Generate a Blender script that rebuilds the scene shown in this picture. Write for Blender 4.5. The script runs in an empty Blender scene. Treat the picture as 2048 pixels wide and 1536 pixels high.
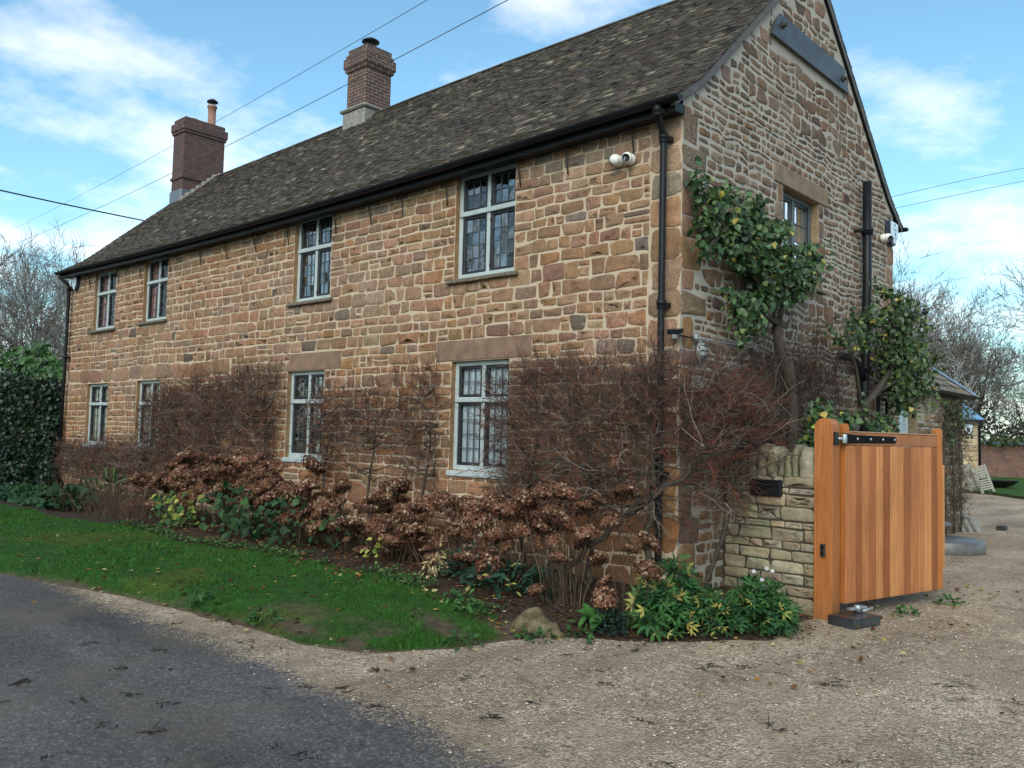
import bpy, math, random
import numpy as np
from mathutils import Vector, Matrix

random.seed(7)
RNG = np.random.default_rng(11)
scene = bpy.context.scene
COL = scene.collection
R = math.radians
V3 = lambda *a: np.array(a, float)

# ---------------------------------------------------------------- materials
def newmat(name):
    m = bpy.data.materials.new(name)
    m.use_nodes = True
    nt = m.node_tree
    return m, nt, nt.nodes['Principled BSDF']

class NT:
    def __init__(s, nt):
        s.nt = nt
    def n(s, t, **k):
        nd = s.nt.nodes.new(t)
        for a, b in k.items():
            if a in ('inp',):
                for i, v in b.items():
                    nd.inputs[i].default_value = v
            else:
                setattr(nd, a, b)
        return nd
    def l(s, a, b):
        s.nt.links.new(a, b)
    def coord(s, kind='Object'):
        return s.n('ShaderNodeTexCoord').outputs[kind]
    def noise(s, vec, scale, detail=4, rough=.55, stretch=None):
        if stretch:
            mp = s.n('ShaderNodeMapping')
            mp.inputs['Scale'].default_value = stretch
            s.l(vec, mp.inputs['Vector'])
            vec = mp.outputs[0]
        nd = s.n('ShaderNodeTexNoise', inp={'Scale': scale, 'Detail': detail, 'Roughness': rough})
        s.l(vec, nd.inputs['Vector'])
        return nd.outputs['Fac']
    def voro(s, vec, scale, feature='F1', out='Distance'):
        nd = s.n('ShaderNodeTexVoronoi', feature=feature, inp={'Scale': scale})
        s.l(vec, nd.inputs['Vector'])
        return nd.outputs[out]
    def ramp(s, fac, stops, interp='LINEAR'):
        nd = s.n('ShaderNodeValToRGB')
        cr = nd.color_ramp
        cr.interpolation = interp
        while len(cr.elements) < len(stops):
            cr.elements.new(.5)
        for e, (p, c) in zip(cr.elements, stops):
            e.position = p
            e.color = (*c, 1) if len(c) == 3 else c
        s.l(fac, nd.inputs[0])
        return nd.outputs[0]
    def mix(s, fac, a, b, mode='MIX'):
        nd = s.n('ShaderNodeMix', data_type='RGBA', blend_type=mode)
        for sock, v in ((nd.inputs[0], fac), (nd.inputs[6], a), (nd.inputs[7], b)):
            if hasattr(v, 'links') or isinstance(v, bpy.types.NodeSocket):
                s.l(v, sock)
            elif isinstance(v, (int, float)):
                sock.default_value = v
            else:
                sock.default_value = (*v, 1)
        return nd.outputs[2]
    def math(s, op, a, b=0., clamp=False):
        nd = s.n('ShaderNodeMath', operation=op, use_clamp=clamp)
        for sock, v in ((nd.inputs[0], a), (nd.inputs[1], b)):
            if isinstance(v, bpy.types.NodeSocket):
                s.l(v, sock)
            else:
                sock.default_value = v
        return nd.outputs[0]
    def bump(s, h, strength=.5, dist=.02, normal=None):
        nd = s.n('ShaderNodeBump', inp={'Strength': strength, 'Distance': dist})
        s.l(h, nd.inputs['Height'])
        if normal is not None:
            s.l(normal, nd.inputs['Normal'])
        return nd.outputs[0]
    def attr(s, name='col'):
        return s.n('ShaderNodeAttribute', attribute_name=name).outputs['Color']

def gray(v):
    return (v, v, v)

def m_simple(name, col, rough=.5, metal=0., var=.15, scale=12., bump=0., bscale=60., spec=None):
    m, nt, b = newmat(name)
    t = NT(nt)
    co = t.coord()
    nz = t.noise(co, scale, 5)
    c = t.mix(1., col, t.ramp(nz, [(.25, gray(1 - var)), (.75, gray(1 + var))]), 'MULTIPLY')
    t.l(c, b.inputs['Base Color'])
    b.inputs['Roughness'].default_value = rough
    b.inputs['Metallic'].default_value = metal
    if spec is not None:
        b.inputs['Specular IOR Level'].default_value = spec
    if bump:
        t.l(t.bump(t.noise(co, bscale, 6), bump, .01), b.inputs['Normal'])
    return m

def m_attr(name, rough=.7, var=.3, scale=30., bump=.0, bscale=80., spec=.3, transl=0., bdist=.01):
    """colour comes from the per-stone / per-leaf attribute, varied by noise"""
    m, nt, b = newmat(name)
    t = NT(nt)
    co = t.coord()
    c = t.mix(1., t.attr(), t.ramp(t.noise(co, scale, 5), [(.25, gray(1 - var)), (.75, gray(1 + var))]), 'MULTIPLY')
    t.l(c, b.inputs['Base Color'])
    b.inputs['Roughness'].default_value = rough
    b.inputs['Specular IOR Level'].default_value = spec
    if bump:
        t.l(t.bump(t.noise(co, bscale, 6, .65), bump, bdist), b.inputs['Normal'])
    if transl:
        tr = t.n('ShaderNodeBsdfTranslucent')
        t.l(c, tr.inputs['Color'])
        mx = t.n('ShaderNodeMixShader', inp={0: transl})
        t.l(b.outputs[0], mx.inputs[1])
        t.l(tr.outputs[0], mx.inputs[2])
        out = [n for n in nt.nodes if n.type == 'OUTPUT_MATERIAL'][0]
        t.l(mx.outputs[0], out.inputs[0])
    return m

def m_stone(name, lichen=.5, bumpk=.7):
    m, nt, b = newmat(name)
    t = NT(nt)
    co = t.coord()
    c = t.mix(1., t.attr(), t.ramp(t.noise(co, 9, 6, .65), [(.25, gray(.62)), (.75, gray(1.42))]), 'MULTIPLY')
    c = t.mix(1., c, t.ramp(t.noise(co, 55, 5, .7), [(.3, gray(.7)), (.7, gray(1.3))]), 'MULTIPLY')
    # rusty iron bands inside the stone
    c = t.mix(t.ramp(t.noise(co, 3.1, 5, .6, (1, 1, 2.4)), [(.55, gray(0)), (.72, gray(.5))]), c, (.25, .115, .045))
    # pale lichen freckles, in patches
    patch = t.ramp(t.noise(co, .7, 3), [(.42, gray(0)), (.62, gray(lichen))])
    sp = t.ramp(t.noise(co, 62, 3, .6), [(.56, gray(0)), (.64, gray(1))])
    c = t.mix(t.math('MULTIPLY', sp, patch), c, (.47, .41, .35))
    # damp green-brown tide at the foot of the wall and faint vertical run-off streaks
    sp3 = t.n('ShaderNodeSeparateXYZ')
    t.l(co, sp3.inputs[0])
    hz = t.math('ADD', sp3.outputs[2], t.math('MULTIPLY', t.noise(co, 1.7, 5, .65), 1.5))
    damp = t.ramp(t.math('MULTIPLY', hz, .5), [(.30, gray(.62)), (.62, gray(0))])
    c = t.mix(damp, c, (.085, .068, .042))
    stk = t.ramp(t.noise(co, 2.6, 5, .6, (1, 1, .16)), [(.56, gray(0)), (.72, gray(.42))])
    c = t.mix(stk, c, (.12, .088, .066))
    # dark soot pits
    pit = t.ramp(t.noise(co, 38, 4, .6), [(.27, gray(.55)), (.36, gray(0))])
    c = t.mix(pit, c, (.045, .035, .03))
    t.l(c, b.inputs['Base Color'])
    b.inputs['Roughness'].default_value = .88
    b.inputs['Specular IOR Level'].default_value = .25
    h = t.math('ADD', t.noise(co, 26, 6, .7), t.math('MULTIPLY', t.noise(co, 110, 4, .7), .45))
    t.l(t.bump(h, bumpk, .018), b.inputs['Normal'])
    return m

def m_mortar(name, col, dark=.55):
    m, nt, b = newmat(name)
    t = NT(nt)
    co = t.coord()
    c = t.mix(t.ramp(t.noise(co, 1.3, 5, .65), [(.35, gray(0)), (.7, gray(1))]), col, tuple(x * dark for x in col))
    c = t.mix(1., c, t.ramp(t.noise(co, 70, 4, .7), [(.25, gray(.72)), (.75, gray(1.25))]), 'MULTIPLY')
    t.l(c, b.inputs['Base Color'])
    b.inputs['Roughness'].default_value = .95
    b.inputs['Specular IOR Level'].default_value = .15
    t.l(t.bump(t.noise(co, 75, 6, .75), .8, .012), b.inputs['Normal'])
    return m

M = {}
M['stone'] = m_stone('ironstone', .75)
M['stone_gable'] = m_stone('gable rubble stone', .8, .95)
M['stone_wall'] = m_stone('dry wall stone', .7)
M['mortar'] = m_mortar('lime mortar', (.54, .425, .32), .82)
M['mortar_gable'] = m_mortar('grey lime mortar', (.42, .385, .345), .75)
M['joint_dark'] = m_mortar('shadowed dry joint', (.07, .06, .045))
M['tile'] = None
M['paint'] = m_simple('pale blue grey window paint', (.38, .435, .45), .5, var=.12, scale=6, bump=.15, bscale=30)
M['paint_dark'] = m_simple('slate grey window paint', (.07, .09, .105), .5, var=.15)
M['casement'] = m_simple('dark iron casement', (.012, .014, .02), .45, var=.3)
M['lead'] = m_simple('lead came', (.07, .08, .09), .55, var=.3)
M['black'] = m_simple('black gutter paint', (.007, .008, .011), .45, var=.4, scale=4, spec=.25)
M['iron'] = m_simple('wrought iron', (.012, .011, .011), .6, var=.4)
M['white'] = m_simple('white plastic', (.72, .72, .70), .35, var=.06)
M['lens'] = m_simple('camera lens black', (.006, .006, .007), .12, var=.1)
M['navy'] = m_simple('navy plastic', (.02, .03, .06), .4, var=.2)
M['printblue'] = m_simple('blue print', (.10, .17, .30), .5, var=.1)
M['alarmwhite'] = m_simple('pale blue alarm cover', (.55, .66, .78), .4, var=.06)
M['steel'] = m_simple('weathered steel plate', (.055, .062, .072), .42, .5, .45, 5, .2, 40)
M['galv'] = m_simple('galvanised steel', (.36, .39, .42), .45, .7, .2, 30)
M['lampglass'] = m_simple('frosted lamp glass', (.30, .33, .35), .35, var=.15)
M['verge'] = m_simple('grey verge mortar', (.085, .085, .085), .85, var=.3, scale=8, bump=.5)
M['lintel'] = m_simple('smooth brown lintel stone', (.205, .13, .095), .9, var=.3, scale=5, bump=.4, bscale=60, spec=.2)
M['lintel_gable'] = m_simple('pale dressed stone', (.20, .15, .11), .9, var=.3, scale=6, bump=.4, bscale=60, spec=.2)
M['sill'] = m_simple('mossy clay sill', (.14, .115, .09), .9, var=.45, scale=30, bump=.8, bscale=45, spec=.2)
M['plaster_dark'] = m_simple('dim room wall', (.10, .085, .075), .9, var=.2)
M['terracotta'] = m_simple('terracotta', (.27, .14, .105), .8, var=.25, scale=10, bump=.2)
M['cowl'] = m_simple('dark cowl metal', (.015, .017, .022), .4, .4, .3)
M['flaunch'] = m_simple('grey render', (.22, .21, .19), .9, var=.4, scale=14, bump=.6)
M['leadflash'] = m_simple('lead flashing', (.13, .15, .18), .45, .3, .35, 20)
M['bark'] = m_simple('dark bark', (.055, .045, .038), .9, var=.45, scale=20, bump=.8, bscale=40, spec=.2)
M['bark_grey'] = m_simple('grey bark', (.105, .095, .085), .9, var=.4, scale=4, bump=.4, spec=.15)
M['twig'] = m_attr('bare twigs', .75, .3, 25, spec=.25)
M['leaf'] = m_attr('glossy leaves', .42, .25, 18, spec=.45, transl=.16)
M['leaf_matt'] = m_attr('matt leaves', .62, .25, 18, spec=.25, transl=.2)
M['dry'] = m_attr('dry flower heads', .85, .35, 60, spec=.15, transl=.35)
M['grassblade'] = m_attr('grass blades', .6, .2, 3, spec=.2, transl=.25)
M['soil'] = m_simple('dark mulch', (.042, .028, .02), .95, var=.6, scale=25, bump=1., bscale=50, spec=.15)
M['rock'] = m_simple('mossy field stone', (.105, .082, .048), .95, var=.75, scale=11, bump=1., bscale=22, spec=.2)
M['doorpaint'] = m_simple('pale blue door', (.40, .55, .66), .45, var=.08)
M['slate'] = m_simple('wet blue slate', (.10, .14, .19), .16, 0., .3, 12)
M['oak_chair'] = m_simple('silvered wood', (.26, .245, .21), .8, var=.2)
M['rubber'] = m_simple('black rubber', (.015, .015, .016), .6)
M['curtain_white'] = m_simple('white net curtain', (.46, .53, .60), .9, var=.06)
M['curtain_red'] = m_simple('faded red curtain', (.45, .18, .15), .9, var=.3, scale=25)
M['blind'] = m_simple('cream blind', (.62, .62, .54), .9, var=.06)
M['wetstone'] = m_simple('wet grey stone', (.085, .085, .085), .38, 0., .35, 8, .3, 30)

# clay roof tiles: dark brown grey, pale lichen rubbed onto single tiles
def _tile():
    m, nt, b = newmat('old clay roof tiles')
    t = NT(nt)
    co = t.coord()
    c = t.mix(1., t.attr(), t.ramp(t.noise(co, 3, 5, .65), [(.25, gray(.6)), (.75, gray(1.4))]), 'MULTIPLY')
    c = t.mix(1., c, t.ramp(t.noise(co, 40, 5, .7), [(.3, gray(.65)), (.7, gray(1.4))]), 'MULTIPLY')
    sp = t.ramp(t.noise(co, 21, 3, .6, (.6, 1.3, 1.3)), [(.6, gray(0)), (.69, gray(.5))])
    pt = t.ramp(t.noise(co, .9, 4), [(.4, gray(.15)), (.65, gray(1))])
    c = t.mix(t.math('MULTIPLY', sp, pt), c, (.19, .17, .135))
    c = t.mix(t.ramp(t.noise(co, 6, 4, .7), [(.6, gray(0)), (.75, gray(.45))]), c, (.05, .06, .025))
    t.l(c, b.inputs['Base Color'])
    b.inputs['Roughness'].default_value = .8
    b.inputs['Specular IOR Level'].default_value = .3
    t.l(t.bump(t.noise(co, 45, 6, .7), .5, .01), b.inputs['Normal'])
    return m
M['tile'] = _tile()

def _brick(name, c1, c2, mortar, dark):
    m, nt, b = newmat(name)
    t = NT(nt)
    uv = t.n('ShaderNodeAttribute', attribute_name='wall_uv').outputs['Vector']
    br = t.n('ShaderNodeTexBrick', inp={'Scale': 1., 'Mortar Size': .008, 'Mortar Smooth': .2, 'Bias': 0., 'Brick Width': .225, 'Row Height': .075})
    br.inputs['Color1'].default_value = (*c1, 1)
    br.inputs['Color2'].default_value = (*c2, 1)
    br.inputs['Mortar'].default_value = (*mortar, 1)
    t.l(uv, br.inputs['Vector'])
    co = t.coord()
    c = t.mix(1., br.outputs['Color'], t.ramp(t.noise(co, 8, 5, .7), [(.25, gray(.55)), (.75, gray(1.4))]), 'MULTIPLY')
    c = t.mix(t.ramp(t.noise(co, 1.7, 4, .6), [(.45, gray(0)), (.65, gray(dark))]), c, (.05, .04, .045))
    t.l(c, b.inputs['Base Color'])
    b.inputs['Roughness'].default_value = .9
    h = t.math('ADD', t.math('MULTIPLY', br.outputs['Fac'], -1.), t.math('MULTIPLY', t.noise(co, 60, 4), .4))
    t.l(t.bump(h, .6, .012), b.inputs['Normal'])
    return m
M['brick_a'] = _brick('sooty purple brick', (.098, .046, .042), (.066, .036, .037), (.13, .095, .085), .5)
M['brick_b'] = _brick('red brick with pale joints', (.105, .046, .037), (.062, .034, .031), (.24, .205, .175), .55)
M['brick_c'] = _brick('old red garden brick', (.20, .085, .06), (.14, .07, .055), (.24, .19, .15), .5)

def _wood(name, c1, c2, stretch):
    m, nt, b = newmat(name)
    t = NT(nt)
    co = t.coord()
    g = t.noise(co, 1., 6, .65, stretch)
    c = t.mix(1., t.attr(), t.ramp(g, [(.3, c1), (.5, gray(1.)), (.72, c2)]), 'MULTIPLY')
    kn = t.ramp(t.voro(co, 2.3), [(.0, gray(.8)), (.05, gray(.0))])
    c = t.mix(kn, c, (.10, .035, .012))
    g2 = t.noise(co, 1., 6, .7, (130, 130, 3.5))
    c = t.mix(1., c, t.ramp(g2, [(.3, gray(.78)), (.7, gray(1.16))]), 'MULTIPLY')
    c = t.mix(1., c, t.ramp(t.noise(co, 2.2, 5, .6, (1, 1, .5)), [(.3, (.80, .76, .74)), (.7, (1.12, 1.12, 1.12))]), 'MULTIPLY')
    s3 = t.n('ShaderNodeSeparateXYZ')
    t.l(co, s3.inputs[0])
    dz = t.math('ADD', s3.outputs[2], t.math('MULTIPLY', t.noise(co, 9, 5, .7), .42))
    c = t.mix(t.ramp(dz, [(.08, gray(.6)), (.42, gray(0))]), c, (.11, .07, .04))
    t.l(c, b.inputs['Base Color'])
    b.inputs['Roughness'].default_value = .5
    b.inputs['Specular IOR Level'].default_value = .22
    t.l(t.bump(g, .12, .004), b.inputs['Normal'])
    return m
M['wood'] = _wood('oiled gate timber', (.72, .68, .62), (1.25, 1.22, 1.15), (45, 45, 1.6))

def _glass(name, base, ior=1.9, tint=(.82, .88, .90)):
    m, nt, b = newmat(name)
    t = NT(nt)
    co = t.coord()
    nrm = t.bump(t.noise(co, 7, 2), .25, .012)
    gl = t.n('ShaderNodeBsdfGlossy', inp={'Roughness': .025})
    gl.inputs['Color'].default_value = (.9, .95, 1, 1)
    t.l(nrm, gl.inputs['Normal'])
    tr = t.n('ShaderNodeBsdfTransparent')
    tr.inputs['Color'].default_value = (*tint, 1)
    fr = t.n('ShaderNodeFresnel', inp={'IOR': ior})
    t.l(nrm, fr.inputs['Normal'])
    mx = t.n('ShaderNodeMixShader')
    t.l(t.math('ADD', fr.outputs[0], base, True), mx.inputs[0])
    t.l(tr.outputs[0], mx.inputs[1])
    t.l(gl.outputs[0], mx.inputs[2])
    out = [n for n in nt.nodes if n.type == 'OUTPUT_MATERIAL'][0]
    t.l(mx.outputs[0], out.inputs[0])
    nt.nodes.remove(b)
    return m
M['glass'] = _glass('old window glass', .17)
M['glass_clear'] = _glass('clean clear glass', .0, 1.4, (.97, .98, .98))
M['glass_mirror'] = _glass('reflective window glass', .66)
M['strap'] = m_simple('matt black strap', (.004, .004, .005), .6, spec=.1)

# ---------------------------------------------------------------- gravel / asphalt / lawn
def _ground(name, only=None):
    m, nt, b = newmat(name)
    t = NT(nt)
    co = t.coord()
    # gravel
    cell = t.voro(co, 62, out='Color')
    sep = t.n('ShaderNodeSeparateColor')
    t.l(cell, sep.inputs[0])
    gcol = t.ramp(sep.outputs[0], [(0, (.19, .145, .108)), (.3, (.37, .292, .222)), (.75, (.50, .405, .315)), (1, (.70, .60, .49))])
    cell2 = t.n('ShaderNodeSeparateColor')
    t.l(t.voro(co, 23, out='Color'), cell2.inputs[0])
    gcol = t.mix(1., gcol, t.ramp(cell2.outputs[0], [(0, gray(.72)), (1, gray(1.2))]), 'MULTIPLY')
    big = t.noise(co, .8, 5, .6, (1.3, .45, 1))
    fine = t.mix(t.ramp(t.noise(co, 1.9, 5, .65), [(.42, gray(0)), (.62, gray(.6))]), gcol, (.35, .27, .20))
    gcol = t.mix(1., fine, t.ramp(big, [(.3, (.58, .54, .50)), (.7, (1.16, 1.13, 1.08))]), 'MULTIPLY')
    dirt = t.ramp(t.noise(co, 4.5, 6, .7), [(.62, gray(0)), (.72, gray(.8))])
    gcol = t.mix(dirt, gcol, (.055, .045, .035))
    blot = t.ramp(t.noise(co, 1.35, 6, .72), [(.60, gray(0)), (.70, gray(.75))])
    gcol = t.mix(blot, gcol, (.105, .08, .06))
    gh = t.voro(co, 62)
    # asphalt
    a1 = t.math('ADD', t.math('MULTIPLY', t.noise(co, 150, 3, .7), .5), t.math('MULTIPLY', t.noise(co, 48, 3, .8), .5))
    acol = t.ramp(a1, [(.3, (.052, .049, .050)), (.55, (.090, .085, .084)), (.66, (.125, .118, .114)), (.74, (.23, .215, .20))])
    c3 = t.n('ShaderNodeSeparateColor')
    t.l(t.voro(co, 75, out='Color'), c3.inputs[0])
    c4 = t.n('ShaderNodeSeparateColor')
    t.l(t.voro(co, 33, out='Color'), c4.inputs[0])
    agg = t.ramp(c3.outputs[0], [(0, gray(.6)), (.55, gray(.95)), (.88, gray(1.2)), (.95, gray(1.6)), (1, gray(2.0))])
    acol = t.mix(1., acol, agg, 'MULTIPLY')
    acol = t.mix(1., acol, t.ramp(c4.outputs[0], [(0, gray(.85)), (.8, gray(1.08)), (1, gray(1.35))]), 'MULTIPLY')
    acol = t.mix(1., acol, t.ramp(t.noise(co, 1.1, 5, .6, (.35, 1.2, 1)), [(.3, gray(.62)), (.7, gray(1.35))]), 'MULTIPLY')
    acol = t.mix(t.ramp(t.noise(co, .62, 6, .68), [(.48, gray(0)), (.66, gray(.65))]), acol, (.115, .098, .068))
    acol = t.mix(t.ramp(t.noise(co, 2.6, 6, .7), [(.62, gray(0)), (.74, gray(.7))]), acol, (.030, .030, .026))
    fac_in = t.attr('gravel')
    fs = t.n('ShaderNodeSeparateColor')
    t.l(fac_in, fs.inputs[0])
    nz = t.math('ADD', t.math('MULTIPLY', t.math('SUBTRACT', t.noise(co, 1.6, 6, .7), .5), 1.3),
                t.math('MULTIPLY', t.math('SUBTRACT', sep.outputs[1], .5), .55))
    f = t.math('ADD', fs.outputs[0], t.math('MULTIPLY', nz, t.math('MULTIPLY', fs.outputs[1], 1.)))
    f = t.ramp(f, [(.42, gray(0)), (.58, gray(1))])
    c = t.mix(f, acol, gcol)
    t.l(c, b.inputs['Base Color'])
    rg = t.ramp(t.noise(co, .7, 4, .6), [(.4, gray(.62)), (.65, gray(.9))])
    t.l(t.mix(f, rg, gray(.9)), b.inputs['Roughness'])
    b.inputs['Specular IOR Level'].default_value = .2
    hh = t.mix(f, t.math('MULTIPLY', c3.outputs[0], .5), t.math('MULTIPLY', gh, 1.6))
    t.l(t.bump(hh, .9, .014), b.inputs['Normal'])
    return m
M['ground'] = _ground('road and drive surface')
M['lawn'] = m_attr('mossy lawn', .9, .45, 9, bump=.8, bscale=60, spec=.15, bdist=.02)

# ---------------------------------------------------------------- mesh collector
class Frame:
    def __init__(s, O=(0, 0, 0), U=(1, 0, 0), V=(0, 1, 0), W=(0, 0, 1)):
        s.O, s.A = V3(*O), np.array([U, V, W], float)
    def pt(s, p):
        return np.asarray(p, float) @ s.A + s.O

def norm(a):
    return a / (np.linalg.norm(a, axis=-1, keepdims=True) + 1e-12)

class Geo:
    def __init__(s):
        s.v, s.f, s.c, s.n = [], [], [], 0
    def add(s, verts, faces, mat=0, col=(1, 1, 1), smooth=False):
        verts = np.asarray(verts, float).reshape(-1, 3)
        c = np.asarray(col, float)
        if c.ndim == 1:
            c = np.tile(c, (len(verts), 1))
        s.v.append(verts)
        s.c.append(c)
        for f in faces:
            f = np.asarray(f, int)
            if f.size:
                if f.ndim == 1:
                    f = f[None]
                s.f.append((f + s.n, mat, smooth))
        s.n += len(verts)
        return s
    def box(s, a0, a1, b0, b1, c0, c1, mat=0, col=(1, 1, 1), fr=None):
        v = np.array([(x, y, z) for x in (a0, a1) for y in (b0, b1) for z in (c0, c1)], float)
        if fr is not None:
            v = fr.pt(v)
        f = np.array([(0, 1, 3, 2), (4, 6, 7, 5), (0, 4, 5, 1), (2, 3, 7, 6), (0, 2, 6, 4), (1, 5, 7, 3)])
        return s.add(v, [f], mat, col)
    def bbox(s, a0, a1, b0, b1, c0, c1, bev=.006, mat=0, col=(1, 1, 1), fr=None):
        """box with chamfered edges"""
        pts, idx = [], {}
        lo, hi = (a0, b0, c0), (a1, b1, c1)
        for i in range(3):
            for sx in (0, 1):
                for sy in (0, 1):
                    for sz in (0, 1):
                        sg = (sx, sy, sz)
                        p = []
                        for k in range(3):
                            q = hi[k] if sg[k] else lo[k]
                            if k != i:
                                q += -bev if sg[k] else bev
                            p.append(q)
                        idx[(i, sg)] = len(pts)
                        pts.append(p)
        faces4, faces3 = [], []
        for i in range(3):
            j, k = (i + 1) % 3, (i + 2) % 3
            for sd in (0, 1):
                q = []
                for sj, sk in ((0, 0), (1, 0), (1, 1), (0, 1)):
                    g = [0, 0, 0]
                    g[i], g[j], g[k] = sd, sj, sk
                    q.append(idx[(i, tuple(g))])
                faces4.append(q if sd else q[::-1])
            for sj in (0, 1):
                for sk in (0, 1):
                    g0, g1 = [0, 0, 0], [0, 0, 0]
                    g0[i], g0[j], g0[k] = 0, sj, sk
                    g1[i], g1[j], g1[k] = 1, sj, sk
                    g0, g1 = tuple(g0), tuple(g1)
                    faces4.append([idx[(j, g0)], idx[(j, g1)], idx[(k, g1)], idx[(k, g0)]])
        for sx in (0, 1):
            for sy in (0, 1):
                for sz in (0, 1):
                    faces3.append([idx[(i, (sx, sy, sz))] for i in range(3)])
        v = np.array(pts)
        if fr is not None:
            v = fr.pt(v)
        return s.add(v, [np.array(faces4), np.array(faces3)], mat, col)
    def prism(s, poly, w0, w1, mat=0, col=(1, 1, 1), fr=None):
        """extrude polygon (a,b) between w0 and w1 along the third axis"""
        n = len(poly)
        v = np.array([(a, b, w0) for a, b in poly] + [(a, b, w1) for a, b in poly], float)
        if fr is not None:
            v = fr.pt(v)
        i = np.arange(n)
        j = (i + 1) % n
        return s.add(v, [np.stack([i, j, j + n, i + n], 1), i[::-1][None], (i + n)[None]], mat, col)
    def tube(s, pts, r, k=8, mat=0, col=(1, 1, 1), smooth=True, caps=True):
        pts = np.asarray(pts, float)
        r = np.broadcast_to(np.asarray(r, float), (len(pts),))
        d = norm(np.gradient(pts, axis=0))
        up = V3(0, 0, 1) if abs(d[0][2]) < .9 else V3(1, 0, 0)
        x = norm(np.cross(d[0], up))
        rings = []
        for p, t_, rr in zip(pts, d, r):
            x = norm(x - t_ * (x @ t_))
            y = np.cross(t_, x)
            a = np.arange(k) * 2 * math.pi / k
            rings.append(p + rr * (np.cos(a)[:, None] * x + np.sin(a)[:, None] * y))
        v = np.concatenate(rings)
        m = len(pts)
        f = []
        for i in range(m - 1):
            a = np.arange(k) + i * k
            b = (np.arange(k) + 1) % k + i * k
            f.append(np.stack([a, b, b + k, a + k], 1))
        s.add(v, [np.concatenate(f)] + ([np.arange(k)[::-1][None], (np.arange(k) + (m - 1) * k)[None]] if caps else []), mat, col, smooth)
        return s
    def lathe(s, prof, center, k=24, axis=(0, 0, 1), mat=0, col=(1, 1, 1), smooth=True):
        """prof = [(radius, height)] spun about axis through center"""
        ax = norm(V3(*axis))
        x = norm(np.cross(ax, V3(0, 0, 1) if abs(ax[2]) < .9 else V3(1, 0, 0)))
        y = np.cross(ax, x)
        a = np.arange(k) * 2 * math.pi / k
        v = np.concatenate([V3(*center) + ax * h + rr * (np.cos(a)[:, None] * x + np.sin(a)[:, None] * y) for rr, h in prof])
        f = []
        for i in range(len(prof) - 1):
            p = np.arange(k) + i * k
            q = (np.arange(k) + 1) % k + i * k
            f.append(np.stack([p, q, q + k, p + k], 1))
        s.add(v, [np.concatenate(f), np.arange(k)[::-1][None], (np.arange(k) + (len(prof) - 1) * k)[None]], mat, col, smooth)
        return s
    def segs(s, p0, p1, r0, r1, k=3, mat=0, col=None):
        p0, p1 = np.asarray(p0, float), np.asarray(p1, float)
        r0, r1 = np.asarray(r0, float), np.asarray(r1, float)
        n = len(p0)
        d = norm(p1 - p0)
        ref = np.where(np.abs(d[:, 2:3]) < .9, V3(0, 0, 1), V3(1, 0, 0))
        x = norm(np.cross(d, ref))
        y = np.cross(d, x)
        a = np.arange(k) * 2 * math.pi / k
        ring = np.cos(a)[None, :, None] * x[:, None] + np.sin(a)[None, :, None] * y[:, None]
        v = np.concatenate([p0[:, None] + ring * r0[:, None, None], p1[:, None] + ring * r1[:, None, None]], 1)
        i = np.arange(k)
        j = (i + 1) % k
        f = (np.stack([i, j, j + k, i + k], 1)[None] + (np.arange(n) * 2 * k)[:, None, None]).reshape(-1, 4)
        c = np.ones((n, 3)) if col is None else np.asarray(col, float)
        s.add(v.reshape(-1, 3), [f], mat, np.repeat(c, 2 * k, 0), True)
        return s
    def leaves(s, pos, d, nr, size, col, tpl='heart', mat=0, wid=1.):
        tv, tf = LEAF[tpl]
        d = norm(d)
        x = norm(np.cross(d, nr))
        nr = np.cross(x, d)
        size = np.broadcast_to(np.asarray(size, float), (len(pos),))
        v = pos[:, None] + size[:, None, None] * (tv[None, :, 0:1] * wid * x[:, None] + tv[None, :, 1:2] * d[:, None] + tv[None, :, 2:3] * nr[:, None])
        k = len(tv)
        off = (np.arange(len(pos)) * k)[:, None, None]
        s.add(v.reshape(-1, 3), [(np.asarray(q)[None] + off).reshape(-1, np.asarray(q).shape[1]) for q in tf], mat, np.repeat(col, k, 0), False)
        return s
    def build(s, name, mats, parent=None, uv=None):
        me = bpy.data.meshes.new(name)
        v = np.concatenate(s.v)
        off = world_of(parent)
        v = v - off
        loops = np.concatenate([f.ravel() for f, _, _ in s.f])
        tot = np.concatenate([np.full(len(f), f.shape[1]) for f, _, _ in s.f])
        mi = np.concatenate([np.full(len(f), m) for f, m, _ in s.f])
        sm = np.concatenate([np.full(len(f), q) for f, _, q in s.f])
        st = np.concatenate([[0], np.cumsum(tot)[:-1]])
        me.vertices.add(len(v))
        me.vertices.foreach_set('co', v.ravel().astype(np.float32))
        me.loops.add(len(loops))
        me.loops.foreach_set('vertex_index', loops.astype(np.int32))
        me.polygons.add(len(tot))
        me.polygons.foreach_set('loop_start', st.astype(np.int32))
        me.polygons.foreach_set('material_index', mi.astype(np.int32))
        me.polygons.foreach_set('use_smooth', sm.astype(bool))
        c = np.concatenate(s.c)
        at = me.color_attributes.new('col', 'FLOAT_COLOR', 'POINT')
        at.data.foreach_set('color', np.concatenate([c, np.ones((len(c), 1))], 1).ravel().astype(np.float32))
        if uv is not None:
            a2 = me.attributes.new('wall_uv', 'FLOAT_VECTOR', 'POINT')
            a2.data.foreach_set('vector', uv(v + off).ravel().astype(np.float32))
        for m in (mats if isinstance(mats, (list, tuple)) else [mats]):
            me.materials.append(m)
        me.update(calc_edges=True)
        me.validate()
        o = bpy.data.objects.new(name, me)
        COL.objects.link(o)
        if parent is not None:
            o.parent = parent
        return o

def world_of(o):
    p = V3(0, 0, 0)
    while o is not None:
        p = p + V3(*o.location)
        o = o.parent
    return p

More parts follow.
